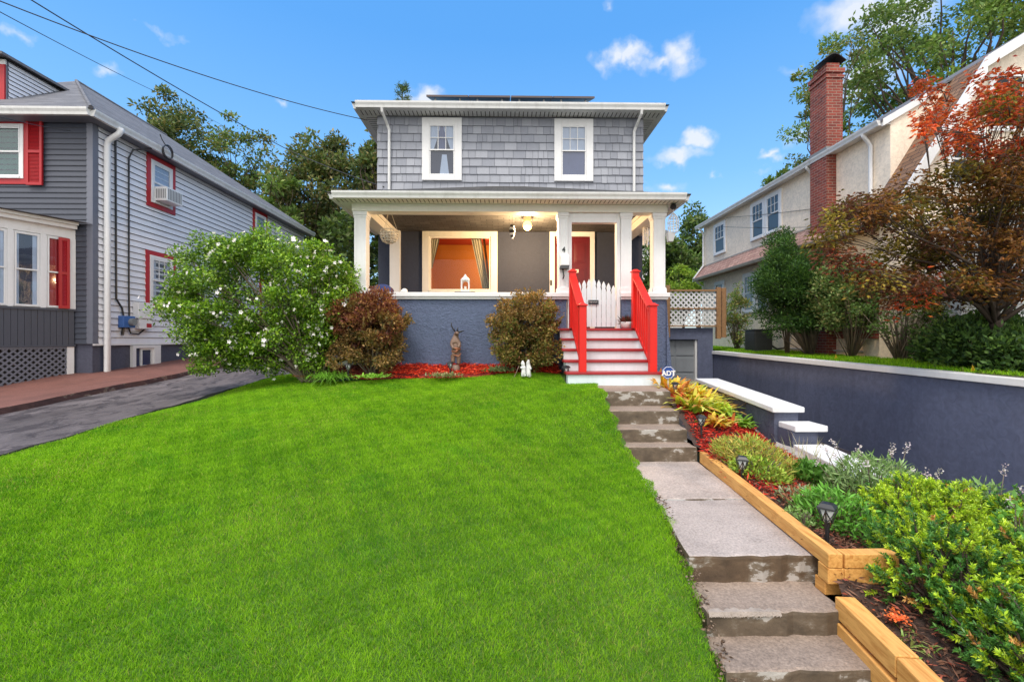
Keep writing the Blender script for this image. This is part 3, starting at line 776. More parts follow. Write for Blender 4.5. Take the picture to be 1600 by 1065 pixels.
def post(x0, x1, y0=8.45, y1=8.67):
    b = MB(); c = .022
    b.box(x0, x1, y0, y1, .867, 2.36)
    b.box(x0-c, x1+c, y0-c, y1+c, .866, .95); b.box(x0-c*.6, x1+c*.6, y0-c*.6, y1+c*.6, .95, .972)
    b.box(x0-c, x1+c, y0-c, y1+c, 2.29, 2.357); b.box(x0-c*.5, x1+c*.5, y0-c*.5, y1+c*.5, 2.25, 2.29)
    for xa, xb in ((x0, x0+.035), (x1-.035, x1)): b.box(xa, xb, y0-.008, y0, .972, 2.25)
    b.build('porch_post', m_white, house, bevel=.005)
post(-2.757, -2.54); post(1.02, 1.193); post(2.19, 2.387); post(2.80, 3.02)
for x0, x1 in ((-2.70, -2.46), (2.84, 3.02)):
    MB().box(x0, x1, HY-.12, HY, .866, 2.63).build('porch_post', m_white, house, bevel=.006)
jm = MB(); jm.box(1.195, 1.275, 8.49, 8.63, .2, 2.36); jm.box(2.115, 2.188, 8.49, 8.63, .2, 2.36); jm.box(1.275, 2.115, 8.49, 8.63, 2.185, 2.36)
jm.build('gate_frame', m_white, house, bevel=.006)
bm_ = MB()
bm_.box(-2.80, 3.06, 8.43, 8.68, 2.362, 2.505); bm_.box(-2.80, -2.55, 8.68, HY, 2.362, 2.505); bm_.box(2.80, 3.06, 8.68, HY, 2.362, 2.505)
bm_.box(-2.79, 3.05, 8.66, 8.70, 2.505, 2.66); bm_.box(-2.56, -2.52, 8.70, HY, 2.505, 2.66); bm_.box(2.77, 2.81, 8.70, HY, 2.505, 2.66)
bm_.build('porch_beam', m_cream, house, bevel=.006)
ce = MB()
for k in range(66): ce.box(-2.55+k*.081, -2.55+k*.081+.077, 8.68, HY, 2.637, 2.65)
ce.box(-2.56, 2.81, 8.68, HY, 2.645, 2.66)
ce.build('porch_ceiling', m_ceil, house)
qx0, qx1, qy0, qz = -3.02, 3.26, 8.12, 2.505
ps = MB()
ps.box(qx0, qx1, qy0, 8.43, qz, qz+.025); ps.box(qx0, -2.80, 8.43, HY, qz, qz+.025); ps.box(3.06, qx1, 8.43, HY, qz, qz+.025)
for k in range(80):
    x = qx0+.02+k*.078
    if x > qx1-.02: break
    ps.box(x, x+.013, qy0+.06, qy0+.24, qz-.0035, qz-.0005, 1)
ps.build('porch_soffit', [m_cream, M('soffit_vent', (.12, .11, .08), .8)], house)
pg = MB(); gutter(pg, ((qx0, qy0), (qx1, qy0)), (0, -1, 0), qz-.012, .115, .10); gutter(pg, ((qx0, qy0), (qx0, HY)), (-1, 0, 0), qz-.014, .115, .10); gutter(pg, ((qx1, qy0), (qx1, HY)), (1, 0, 0), qz-.014, .115, .10)
pg.build('porch_gutter', m_gutter, house)
ax0, ax1, ay, az = qx0-.09, qx1+.09, qy0-.05, 2.60; sl_ = .375; ru = HY-ay; tz = az+sl_*ru
pr = MB()
pr.poly([(ax0, ay, az), (ax1, ay, az), (ax1-ru, HY, tz), (ax0+ru, HY, tz)]); pr.poly([(ax0, HY, az), (ax0, ay, az), (ax0+ru, HY, tz)]); pr.poly([(ax1, ay, az), (ax1, HY, az), (ax1-ru, HY, tz)])
pr.poly([(ax0, ay, az-.02), (ax0, HY, az-.02), (ax1, HY, az-.02), (ax1, ay, az-.02)])
for a, b in (((ax0, ay), (ax1, ay)), ((ax0, HY), (ax0, ay)), ((ax1, ay), (ax1, HY))): pr.poly([(*a, az-.02), (*b, az-.02), (*b, az), (*a, az)])
pr.build('porch_roof', m_roof, house)
# front door
fd = MB(); fd.fbox(FH, 1.105, 1.225, 0, .05, .2, 2.6); fd.fbox(FH, 2.08, 2.19, 0, .05, .2, 2.6); fd.fbox(FH, 1.225, 2.08, 0, .05, 2.47, 2.6); fd.fbox(FH, 1.225, 2.08, 0, .06, .198, .24)
fdo = fd.build('door_frame', m_white, house, bevel=.006)
MB().fbox(FH, 1.112, 1.15, .05, .075, 1.30, 1.42).build('doorbell', m_black, fdo)
dr = MB(); dr.fbox(FH, 1.228, 2.077, .002, .02, .242, 2.468)
for (a, c) in ((1.31, 1.60), (1.70, 1.99)):
    for (e, f) in ((.42, .98), (1.10, 1.72), (1.84, 2.32)):
        dr.fbox(FH, a, c, .02, .026, e, f); dr.fbox(FH, a+.035, c-.035, .026, .036, e+.035, f-.035)
do = dr.build('front_door', m_door, house, bevel=.004)
MB().fbox(FH, 1.72, 1.80, .0375, .039, 1.60, 1.68).build('sticker', m_pagewhite, do)
MB().tube([FH.p(1.29, .02, 1.05), FH.p(1.29, .07, 1.05), FH.p(1.38, .07, 1.05)], .014, 8).build('handle', m_black, do)
# picture window with the orange room behind it
pw = MB(); c = .155
pw.fbox(FH, -1.945, -1.78, 0, .05, 1.0, 2.64); pw.fbox(FH, -.31, -.15, 0, .05, 1.0, 2.64); pw.fbox(FH, -1.78, -.31, 0, .05, 2.46, 2.64); pw.fbox(FH, -1.78, -.31, 0, .07, 1.0, 1.17)
pwo = pw.build('picture_window', m_cream, house, bevel=.006)
ps_ = MB(); ps_.fbox(FH, -1.779, -1.745, -.06, .02, 1.171, 2.459); ps_.fbox(FH, -.345, -.311, -.06, .02, 1.171, 2.459); ps_.fbox(FH, -1.745, -.345, -.06, .02, 2.425, 2.459); ps_.fbox(FH, -1.745, -.345, -.06, .02, 1.171, 1.205)
ps_.build('sash', m_cream, pwo)
MB().poly([FH.p(-1.745, -.03, 1.205), FH.p(-.345, -.03, 1.205), FH.p(-.345, -.03, 2.425), FH.p(-1.745, -.03, 2.425)]).build('pane', m_glass_p, pwo)
rm = MB(); rx0, rx1, ry = -2.75, .9, 13.15
rm.poly([(rx0, ry, .2), (rx1, ry, .2), (rx1, ry, 2.72), (rx0, ry, 2.72)]); rm.poly([(rx0, HY+.2, .2), (rx0, ry, .2), (rx0, ry, 2.72), (rx0, HY+.2, 2.72)]); rm.poly([(rx1, ry, .2), (rx1, HY+.2, .2), (rx1, HY+.2, 2.72), (rx1, ry, 2.72)])
rm.poly([(rx0, HY+.2, .2), (rx1, HY+.2, .2), (rx1, ry, .2), (rx0, ry, .2)])
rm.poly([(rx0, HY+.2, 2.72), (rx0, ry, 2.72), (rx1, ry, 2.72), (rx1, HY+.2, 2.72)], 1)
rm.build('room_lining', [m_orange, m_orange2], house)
def drape(name, tl, tr, bl, br, y, zt, zb, mat, sag=.0):
    b = MB(); K, J = 14, 10
    for j in range(J):
        for k in range(K):
            def pt(a, t):
                e = t**1.05
                l = tl+(bl-tl)*e; r = tr+(br-tr)*e
                return (l+(r-l)*a, y+.025*math.sin(a*K*1.7), zt+(zb-zt)*t)
            b.poly([pt(k/K, (j+1)/J), pt((k+1)/K, (j+1)/J), pt((k+1)/K, j/J), pt(k/K, j/J)])
    return b.build(name, mat, pwo, smooth=True)
drape('curtain', -1.80, -1.56, -1.80, -1.75, HY+.28, 2.5, 1.75, m_curtain_g)
drape('curtain', -.80, -.56, -.50, -.33, HY+.28, 2.5, 1.15, m_curtain_g)
drape('curtain', -.52, -.46, -.36, -.30, HY+.33, 2.5, 1.2, M('amber_curtain', (.7, .36, .10), .8))
lp = bpy.data.lights.new('room_lamp', 'POINT'); lp.energy = 68; lp.color = (1, .72, .40); lp.shadow_soft_size = .15
lo = bpy.data.objects.new('room_lamp', lp); COL.objects.link(lo); lo.location = (-.2, 12.1, 2.1)
# picket gate (a door of the porch)
gt = MB(); tops = [442.7, 440.0, 436.8, 435, 434, 436.4, 438.6, 441.2, 444.8]
for k, py in enumerate(tops):
    x0 = 1.285+k*.0917; x1 = x0+.083; zt_ = (530-py)/84.0; y = 8.50; zz_ = zt_-.17
    xm = (x0+x1)/2
    pts = [(x0, y, .235), (x0, y, zz_), (x0+.012, y, zz_+.03), (x0+.004, y, zz_+.07), (x0+.012, y, zz_+.11), (xm, y, zt_), (x1-.012, y, zz_+.11), (x1-.004, y, zz_+.07), (x1-.012, y, zz_+.03), (x1, y, zz_), (x1, y, .235)]
    gt.prism(pts, (0, .02, 0))
gt.box(1.29, 2.11, 8.523, 8.555, .32, .40); gt.box(1.29, 2.11, 8.523, 8.555, .66, .74)
gto = gt.build('picket_gate', m_white_cool, house)
sgn = MB().box(1.585, 1.775, 8.475, 8.498, .655, .735).build('gate_sign', M('slate_sign', (.025, .028, .035), .5, .2, 8), gto, bevel=.004)
# house number
def text(body, size, loc, mat, parent, name, rot=(R(90), 0, 0), ext=.004, bold=0):
    c = bpy.data.curves.new(name, 'FONT'); c.body = body; c.size = size; c.extrude = ext; c.offset = bold; c.align_x = 'CENTER'; c.align_y = 'CENTER'
    c.materials.append(mat); tmp = bpy.data.objects.new(name, c); COL.objects.link(tmp); bpy.context.view_layer.update()
    me = bpy.data.meshes.new_from_object(tmp.evaluated_get(bpy.context.evaluated_depsgraph_get())); bpy.data.objects.remove(tmp)
    o = bpy.data.objects.new(name, me); COL.objects.link(o); o.rotation_euler = rot
    o.parent = parent; o.location = Vector(loc)-origin(parent); return o
text('4', .125, (1.115, 8.438, 1.665), m_black, house, 'house_number', bold=.003)
scr = MB(); 
pp = [(1.60+.007*k, 8.473, .70+.014*math.sin(k*2.1)*(1 if k < 7 else .45)+.004*math.sin(k)) for k in range(23)]
scr.tube(pp, .0028, 4); scr.build('gate_sign_script', m_pagewhite, gto)

# ------------------------------------------------------------------ porch stairs
TY = [8.2, 7.95, 7.7, 7.45, 7.2]; TZ = [.2, .02, -.16, -.34, -.52]
st = thing('porch_stairs', 'red and white wooden porch steps with red handrails', 'stairs', (1.76, 7.7, -.72))
for k in range(5):
    yb = 8.47 if k == 0 else TY[k-1]+.03
    xl = 1.01 if k else .98
    MB().box(xl-.02, 2.53, TY[k], yb if k else 8.62, TZ[k]-.042, TZ[k]).build('tread', m_redtread, st, bevel=.008)
    zb = TZ[k+1]-.001 if k < 4 else -.74
    MB().box(1.02, 2.51, TY[k]+.03, TY[k]+.29 if k else 8.43, zb, TZ[k]-.043).build('riser', m_white_cool, st, bevel=.003)
def newel(b, x, y, z0, z1):
    h = .057
    b.box(x-h, x+h, y-h, y+h, z0, z1-.05); b.box(x-h-.018, x+h+.018, y-h-.018, y+h+.018, z1-.05, z1-.03)
    b.hexa([(x-h-.005, y-h-.005, z1-.03), (x+h+.005, y-h-.005, z1-.03), (x+h+.005, y+h+.005, z1-.03), (x-h-.005, y+h+.005, z1-.03),
            (x-.03, y-.03, z1), (x+.03, y-.03, z1), (x+.03, y+.03, z1), (x-.03, y+.03, z1)])
for xt, xb in ((1.235, 1.262), (2.365, 2.392)):
    r = MB()
    ya, yb, za, zb = 8.12, 7.28, 1.12, .46
    def sl(z0, z1, w, off):
        r_ = [(xt-w, ya, za+z0), (xb-w, yb, zb+z0), (xb+w, yb, zb+z0), (xt+w, ya, za+z0), (xt-w, ya, za+z1), (xb-w, yb, zb+z1), (xb+w, yb, zb+z1), (xt+w, ya, za+z1)]
        return r_
    r.hexa(sl(-.02, .02, .065, 0)); r.hexa(sl(-.075, -.02, .022, 0))
    ro = r.build('handrail', m_red, st, bevel=.004)
    b2 = MB(); b2.hexa(sl(-.93, -.86, .022, 0)); b2.build('bottom_rail', m_red, ro)
    for y, x, z0, z1 in ((8.14, xt, .2, 1.255), (7.27, xb, -.52, .585)):
        n_ = MB(); newel(n_, x, y, z0, z1); n_.build('newel_post', m_red, ro, bevel=.004)
    for k in range(8):
        t = (k+.6)/8.2; y = ya+(yb-ya)*t; x = xt+(xb-xt)*t; z = za+(zb-za)*t
        MB().box(x-.018, x+.018, y-.018, y+.018, z-.90, z-.06).build('baluster', m_red, ro)

# ------------------------------------------------------------------ things on and around the porch
pl = thing('porch_light', 'lit white globe lamp on the porch ceiling', 'lamp', P(824, 345, 9.6)[:2]+(2.637,))
lx, ly = pl.location.x, pl.location.y
MB().lathe((lx, ly, 2.49), [(.03, 0), (.075, .01), (.085, .09), (.09, .147)], 16).build('lamp_base', emit('lamp_base_glow', (1, .62, .25), .8), pl, smooth=True)
MB().lathe((lx, ly, 2.30), [(.01, 0), (.06, .02), (.09, .07), (.095, .10), (.085, .15), (.05, .19)], 16).build('lamp_globe', emit('lamp_globe_glow', (1, .60, .20), 3.2), pl, smooth=True)
pt_ = bpy.data.lights.new('porch_bulb', 'POINT'); pt_.energy = 340; pt_.color = (1, .67, .35); pt_.shadow_soft_size = .1
po_ = bpy.data.objects.new('porch_bulb', pt_); COL.objects.link(po_); po_.location = (lx, ly-.02, 2.20)

sp = thing('wind_spinner', 'black and white striped hanging ornament under the porch ceiling', 'ornament', P(800.3, 345, 9.3)[:2]+(2.637,))
sx_, sy_ = sp.location.x, sp.location.y
MB().tube([(sx_, sy_, 2.637), (sx_, sy_, 2.36)], .004, 5).build('cord', m_wire, sp)
for k, (z, r) in enumerate(((2.32, .045), (2.265, .058), (2.21, .062), (2.155, .05), (2.11, .035), (2.075, .02))):
    MB().lathe((sx_, sy_, z-.03), [(r*.55, 0), (r, .012), (r, .04), (r*.5, .055)], 12).build('bead', [m_black, m_whitepl][k % 2], sp, smooth=True)

bk = thing('hanging_basket', 'white wicker basket hanging from the left end of the porch ceiling', 'basket', P(608, 332, 9.0)[:2]+(2.637,))
bx_, by_ = bk.location.x, bk.location.y
bw = MB()
for k in range(16):
    a = 2*math.pi*k/16
    bw.tube([(bx_+.175*math.cos(a)*s_, by_+.175*math.sin(a)*s_, z) for s_, z in ((.92, 2.14), (1.0, 2.08), (.95, 2.0), (.75, 1.93), (.3, 1.885))], .007, 4)
for z, s_ in ((2.14, .93), (2.08, 1.0), (2.03, .98), (1.98, .9), (1.93, .74)):
    bw.tube([(bx_+.175*s_*math.cos(2*math.pi*k/20), by_+.175*s_*math.sin(2*math.pi*k/20), z) for k in range(21)], .009, 4)
bw.lathe((bx_, by_, 1.88), [(.05, 0), (.05, .012)], 12)
bw.build('basket_bowl', m_wicker, bk, smooth=True)
bs = MB()
for k in range(3):
    a = 2*math.pi*k/3+.4; bs.tube([(bx_+.165*math.cos(a), by_+.165*math.sin(a), 2.14), (bx_, by_, 2.6)], .0035, 4)
bs.tube([(bx_, by_, 2.6), (bx_, by_, 2.637)], .004, 4); bs.build('cord', m_wicker, bk)

ln = thing('lantern', 'white metal lantern with pointed top on the porch wall cap', 'lantern', P(727, 456, 8.5)[:2]+(.895,))
x, y = ln.location.x, ln.location.y; z = .882; l = MB(); s_ = .068
l.box(x-s_-.012, x+s_+.012, y-s_-.012, y+s_+.012, z, z+.02)
for a in (-1, 1):
    for b in (-1, 1): l.box(x+a*s_-.008, x+a*s_+.008, y+b*s_-.008, y+b*s_+.008, z+.02, z+.215)
l.box(x-s_-.01, x+s_+.01, y-s_-.01, y+s_+.01, z+.215, z+.23)
for f in (y-s_, y+s_): l.tube([(x-s_, f, z+.15), (x-s_*.6, f, z+.195), (x, f, z+.212), (x+s_*.6, f, z+.195), (x+s_, f, z+.15)], .007, 4)
l.build('lantern_frame', m_white, ln)
MB().lathe((x, y, z+.23), [(.085, 0), (.055, .035), (.03, .055), (.028, .07), (.012, .085), (.012, .1)], 8).build('lantern_cap', m_white, ln)
MB().lathe((x, y, z+.105), [(.022, -.085), (.022, .0)], 10).build('candle', m_cream, ln)
tag(MB().box(x-.19, x+.19, y-.09, y+.09, .866, .882).build('tray', m_black, bevel=.004), 'thin dark tray under the white lantern on the porch wall cap', 'tray')
def blob(name, c, r, mat, label, cat, squash=.5, seed=1, amp=.25):
    rr = random.Random(seed); b = MB(); nu, nv = 16, 9; ph = [rr.uniform(0, 6) for _ in range(8)]
    for j in range(nv+1):
        th = math.pi*.5*j/nv
        for i in range(nu):
            a = 2*math.pi*i/nu
            k = 1+amp*(math.sin(2*a+ph[0])*.5+math.sin(3*a+ph[1]+th*2)*.4+math.sin(5*a+ph[2])*.2)
            b.v.append((c[0]+r[0]*math.cos(a)*math.cos(th)*k, c[1]+r[1]*math.sin(a)*math.cos(th)*k, c[2]+r[2]*math.sin(th)*(1+amp*.4*math.sin(4*a+ph[3]))))
    for j in range(nv):
        for i in range(nu):
            i2 = (i+1) % nu; b.f.append((j*nu+i, j*nu+i2, (j+1)*nu+i2, (j+1)*nu+i)); b.m.append(0)
    b.f.append(tuple(range(nu-1, -1, -1))); b.m.append(0)
    return tag(b.build(name, mat, smooth=True), label, cat)
q = P(597, 457, 8.52); blob('cloth_bundle', (q[0], q[1], .866), (.2, .1, .15), m_navy, 'crumpled navy blue jacket lying on the left end of the porch wall', 'jacket')
q = P(632, 457, 8.52); blob('folded_cloth', (q[0], q[1]-.02, .872), (.075, .06, .07), m_pagewhite, 'crumpled white cloth lying on the porch wall beside the navy jacket', 'cloth', seed=5)
tag(MB().box(q[0]-.1, q[0]+.17, q[1]-.09, q[1]+.09, .8655, .8705).build('newspaper', m_copper), 'flat dark sheet under the white cloth on the porch wall', 'sheet')
mb_ = thing('mailbox', 'small white wall mailbox with dark underside on the porch post', 'mailbox', (1.11, 8.44, 1.37))
MB().prism([(1.05, 8.435, 1.36), (1.05, 8.32, 1.36), (1.05, 8.32, 1.52), (1.05, 8.36, 1.56), (1.05, 8.435, 1.59)], (.155, 0, 0)).build('mailbox_body', m_whitepl, mb_, bevel=.004)
MB().hexa([(1.02, 8.30, 1.30), (1.19, 8.30, 1.30), (1.215, 8.44, 1.30), (1.045, 8.44, 1.30), (1.045, 8.32, 1.358), (1.21, 8.32, 1.358), (1.21, 8.44, 1.358), (1.045, 8.44, 1.358)]).build('mailbox_shelf', m_black, mb_)
MB().tube([(1.10, 8.43, 1.30), (1.10, 8.38, 1.24), (1.11, 8.36, 1.17), (1.10, 8.40, 1.12)], .012, 6).build('hook', m_black, mb_)
pt = thing('flower_pot', 'round white flower pot with dark red plant beside the porch gate', 'plant pot', (2.245, 8.32, .2))
MB().lathe((2.245, 8.32, .2), [(.055, 0), (.085, .02), (.10, .08), (.098, .12), (.085, .12), (.08, .10)], 16).build('pot', m_pot, pt, smooth=True)
lv = Leaves(); n = 220
lv.leaves(np.array([2.245, 8.32, .31])+rng.normal(0, .035, (n, 3))*np.array([1, 1, .3]), rnd_dirs(n, .9), rng.uniform(.08, .17, n), .018, pal(n, [(.10, .02, .025), (.16, .04, .03), (.06, .03, .02), (.05, .06, .03)]))
lv.build('plant', m_leaf, pt)
def chime(name, loc, label, cat='wind chime', n=5, L=.28):
    t = thing(name, label, cat, loc); x, y, z = loc
    MB().tube([(x, y, z), (x, y, z-.12)], .004, 5).build('cord', m_wire, t)
    MB().lathe((x, y, z-.15), [(.07, 0), (.07, .02), (.02, .03)], 12).build('chime_top', m_wicker, t)
    for k in range(n):
        a = 2*math.pi*k/n; xx_, yy_ = x+.055*math.cos(a), y+.055*math.sin(a)
        MB().tube([(xx_, yy_, z-.15), (xx_, yy_, z-.15-L-.03*k)], .011, 6).build('chime_tube', m_whitepl, t)
    return t
q = P(1009, 335, 9.6); chime('wind_chime', (q[0], q[1], 2.5), 'white tube wind chime hanging inside the right end of the porch')
q = P(1052, 322, 8.35)
oc = thing('hanging_ornament', 'white wire cage ornament hanging from the right corner of the porch roof', 'ornament', (q[0], q[1], 2.5))
x, y = q[0], q[1]
MB().lathe((x, y, 2.40), [(.03, 0), (.06, .03), (.05, .08), (.02, .1)], 10).build('bracket', m_black, oc)
o_ = MB()
for k in range(10):
    a = 2*math.pi*k/10; o_.tube([(x+.10*s2*math.cos(a), y+.10*s2*math.sin(a), z2) for s2, z2 in ((.15, 2.33), (.7, 2.26), (1, 2.17), (.95, 2.06), (.8, 1.98))], .006, 4)
for z2, s2 in ((2.24, .8), (2.15, 1.0), (2.06, .95), (1.98, .8)): o_.tube([(x+.10*s2*math.cos(2*math.pi*k/16), y+.10*s2*math.sin(2*math.pi*k/16), z2) for k in range(17)], .008, 4)
o_.tube([(x, y, 2.42), (x, y, 2.33)], .005, 4)
o_.build('cage', m_white, oc)
MB().hexa([(x-.10, y-.05, 1.80), (x-.02, y-.05, 1.80), (x-.02, y+.05, 1.80), (x-.10, y+.05, 1.80), (x-.12, y-.06, 1.965), (x+.03, y-.06, 1.965), (x+.03, y+.06, 1.965), (x-.12, y+.06, 1.965)]).build('lantern_body', m_grey_pl, oc)

# solar panels on the hidden roof slope
def roofz(y): return rz+(y-Y0)*.36
for k in range(4):
    a = thing('solar_panel', ['leftmost', 'second from left', 'third from left', 'rightmost'][k]+' dark solar panel lying on the main roof', 'solar panel', (-1.84+k*1.01, 11.3, roofz(11.3)+.1), 'solar panels on the main roof')
    x0 = -1.84+k*1.01; x1 = x0+.99; y0, y1 = 10.86, 12.4
    za, zb = roofz(y0)+.19, roofz(y1)+.27
    MB().hexa([(x0, y0, za), (x1, y0, za), (x1, y1, zb), (x0, y1, zb), (x0, y0, za+.045), (x1, y0, za+.045), (x1, y1, zb+.045), (x0, y1, zb+.045)]).build('panel_frame', m_solarfr, a)
    MB().poly([(x0+.03, y0+.03, za+.049), (x1-.03, y0+.03, za+.049), (x1-.03, y1-.03, zb+.047), (x0+.03, y1-.03, zb+.047)]).build('solar_cells', m_solar, a)
    f_ = MB(); 
    for xx_ in (x0+.2, x1-.2): f_.box(xx_-.02, xx_+.02, y0+.1, y0+.14, roofz(y0+.1)-.01, za+.02)
    f_.build('mount', m_grey_pl, a)
# ------------------------------------------------------------------ concrete path and steps
def rough_block(b, y0, y1, xl0, xr0, xl1, xr1, zt, zb, jit=.006, seed=0, n=14, lipd=.012):
    """a cast block: front edge at y0 (x from xl0 to xr0), back at y1; worn, slightly wavy arrises"""
    rr = random.Random(seed)
    def edge(a, c, k): return [(a[0]+(c[0]-a[0])*i/k, a[1]+(c[1]-a[1])*i/k) for i in range(k)]
    A, B2, C, D = (xl0, y0), (xr0, y0), (xr1, y1), (xl1, y1)
    loop = edge(A, B2, n)+edge(B2, C, 8)+edge(C, D, 4)+edge(D, A, 8)
    cx_, cy_ = (xl0+xr0+xl1+xr1)/4, (y0+y1)/2
    ph = [rr.uniform(0, 6) for _ in range(3)]
    out = []
    for i, (x, y) in enumerate(loop):
        j = jit*(math.sin(i*1.3+ph[0])+.7*math.sin(i*2.9+ph[1])+rr.uniform(-.6, .6))
        d = Vector((x-cx_, y-cy_)); d.normalize(); out.append((x+d.x*j, y+d.y*j))
    m = len(out); k = len(b.v)
    for s_, z in ((1.0, zb), (1.0, zt-.022), (0.6, zt-.005), (1.6, zt)):
        for i, (x, y) in enumerate(out):
            if s_ == 1.0: b.v.append((x, y, z+(rr.uniform(-.003, .003) if z > zb else 0)))
            else:
                d = Vector((cx_-x, cy_-y)); d.normalize(); o = lipd*s_*(.6 if s_ < 1 else 1)
                b.v.append((x+d.x*o, y+d.y*o, z+rr.uniform(-.0015, .0015)))
    for r_ in range(3):
        for i in range(m):
            i2 = (i+1) % m; b.f.append((k+r_*m+i, k+r_*m+i2, k+(r_+1)*m+i2, k+(r_+1)*m+i)); b.m.append(0)
    b.f.append(tuple(k+3*m+i for i in range(m))); b.m.append(0)
    return b
us = thing('concrete_steps', 'upper flight of four worn concrete steps below the red and white porch stairs', 'steps', (1.9, 6.0, -1.46))
for i, (y0, y1, l0, r0, l1, r1, zt) in enumerate(((6.43, 7.24, 1.43, 2.37, 1.40, 2.52, -.735), (6.0, 6.47, 1.42, 2.32, 1.40, 2.38, -.945), (5.66, 6.05, 1.40, 2.30, 1.39, 2.33, -1.123), (5.41, 5.71, 1.42, 2.31, 1.40, 2.31, -1.286))):
    rough_block(MB(), y0, y1, l0-.03, r0, l1-.05, r1, zt, -1.6, seed=i).build('step', m_conc, us)
tag(rough_block(MB(), 4.15, 5.44, 1.40, 2.235, 1.42, 2.33, -1.461, -1.75, .005, 11).build('path', m_slab), kind='structure')
tag(rough_block(MB(), 3.06, 4.135, 1.255, 2.132, 1.38, 2.235, -1.466, -2.0, .007, 12).build('path', concrete('slab_concrete_b', (.43, .365, .33), (.10, .065, .038), (.45, .41, .37))), kind='structure')
ls = thing('concrete_steps', 'lower flight of worn concrete steps with peeling grey paint nearest the street', 'steps', (1.7, 2.5, -2.0))
for i, (y0, y1, l0, r0, l1, r1, zt) in enumerate(((2.72, 3.09, 1.222, 2.068, 1.235, 2.10, -1.646), (2.43, 2.75, 1.20, 2.02, 1.21, 2.06, -1.789), (1.95, 2.46, 1.17, 1.98, 1.19, 2.03, -1.935))):
    rough_block(MB(), y0, y1, l0, r0, l1, r1, zt, -2.2, .007, 20+i).build('step', m_conc, ls)
# the chipped, pale broken nosing on the second step
ch = MB(); rr = random.Random(3); k = 40
top = [(1.235+.44*i/k, 2.73+(.026*abs(math.sin(i*.29+.4))+.008*math.sin(i*1.3)+.012*rr.random())*min(1, (k-i)/8, (i+2)/6)) for i in range(k+1)]
for i in range(k):
    a, c = top[i], top[i+1]
    ch.poly([(a[0], 2.722, -1.643), (c[0], 2.722, -1.643), (c[0], c[1], -1.6415), (a[0], a[1], -1.6415)])
    ch.poly([(a[0], 2.708, -1.662-.012*rr.random()), (c[0], 2.708, -1.662), (c[0], 2.722, -1.643), (a[0], 2.722, -1.643)])
ch.build('chipped_edge', M('chipped_concrete', (.36, .30, .255), .85, .4, 16, (30, .9, .02)), ls)
dirt = []
for _ in range(700):
    y = random.uniform(2.35, 4.2); dirt.append((lawn_right(y)+random.uniform(-.03, .06), y, z_path(y)+random.uniform(-.05, -.01)))
chips('soil_crumbs', dirt, [(.12, .08, .055), (.2, .15, .11), (.07, .045, .03)], (.01, .035), (.008, .02))

# ------------------------------------------------------------------ timber edging
def beam(b, a, c, w, z0a, z1a, z0c=None, z1c=None):
    """plank from a to c (plan points = left edge), width w to the right"""
    z0c = z0a if z0c is None else z0c; z1c = z1a if z1c is None else z1c
    d = Vector((c[0]-a[0], c[1]-a[1])); d.normalize(); n = Vector((-d.y, d.x))*w
    if n.x < 0: n = -n
    p = [(a[0], a[1]), (c[0], c[1]), (c[0]+n.x, c[1]+n.y), (a[0]+n.x, a[1]+n.y)]
    zz_ = [(z0a, z1a), (z0c, z1c), (z0c, z1c), (z0a, z1a)]
    q = [(p[i][0], p[i][1], zz_[i][0]) for i in range(4)]+[(p[i][0], p[i][1], zz_[i][1]) for i in range(4)]
    ar = (q[1][0]-q[0][0])*(q[2][1]-q[0][1])-(q[1][1]-q[0][1])*(q[2][0]-q[0][0])
    if ar < 0: q = [q[i] for i in (3, 2, 1, 0, 7, 6, 5, 4)]
    return b.hexa(q)
te = thing('timber_edging', 'upper run of orange timber edging along the concrete path with stepped corner', 'edging', (2.1, 4, -1.5))
beam(MB(), (2.325, 5.36), (2.068, 2.86), .088, -1.46, -1.325, -1.455, -1.362).build('timber', m_timber, te, bevel=.006)
beam(MB(), (2.075, 2.97), (2.066, 2.862), .10, -1.56, -1.457).build('timber', m_timber, te, bevel=.006)
beam(MB(), (2.170, 2.85), (2.52, 2.85), .085, -1.455, -1.364).build('timber', m_timber, te, bevel=.006)
beam(MB(), (2.170, 2.855), (2.56, 2.855), .085, -1.56, -1.459).build('timber', m_timber, te, bevel=.006)
beam(MB(), (2.075, 2.90), (2.48, 2.90), .10, -1.65, -1.563).build('timber', m_timber, te, bevel=.006)
tl = thing('timber_edging', 'lower run of orange timber edging beside the bottom concrete steps', 'edging', (2.0, 2, -1.8))
beam(MB(), (2.035, 2.76), (1.985, 2.27), .115, -1.70, -1.575, -1.715, -1.60).build('timber', m_timber, tl, bevel=.006)
beam(MB(), (1.983, 2.262), (1.90, 1.55), .115, -1.73, -1.602, -1.77, -1.66).build('timber', m_timber, tl, bevel=.006)
beam(MB(), (2.025, 2.74), (1.89, 1.55), .115, -1.84, -1.718, -1.88, -1.775).build('timber', m_timber, tl, bevel=.006)

# ------------------------------------------------------------------ low stepped wall with white caps, tall driveway wall
lw = thing('stepped_wall', 'low stepped slate blue garden wall with white painted caps', 'wall', (3.78, 6, -2.1))
wq = MB()
wq.hexa([(3.62, 6.02, -2.1), (3.94, 6.02, -2.1), (3.94, 8.40, -2.1), (3.62, 8.40, -2.1), (3.62, 6.02, -.975), (3.94, 6.02, -.975), (3.94, 8.40, -.80), (3.62, 8.40, -.80)])
wq.box(3.66, 3.98, 5.70, 6.018, -2.1, -1.17)
wq.hexa([(3.66, 3.2, -2.1), (3.98, 3.2, -2.1), (3.98, 5.698, -2.1), (3.66, 5.698, -2.1), (3.66, 3.2, -1.62), (3.98, 3.2, -1.62), (3.98, 5.698, -1.405), (3.66, 5.698, -1.405)])
wq.build('wall', stucco('low_wall_paint', (.085, .095, .145), 7, .5, .025, .2, .5), lw)
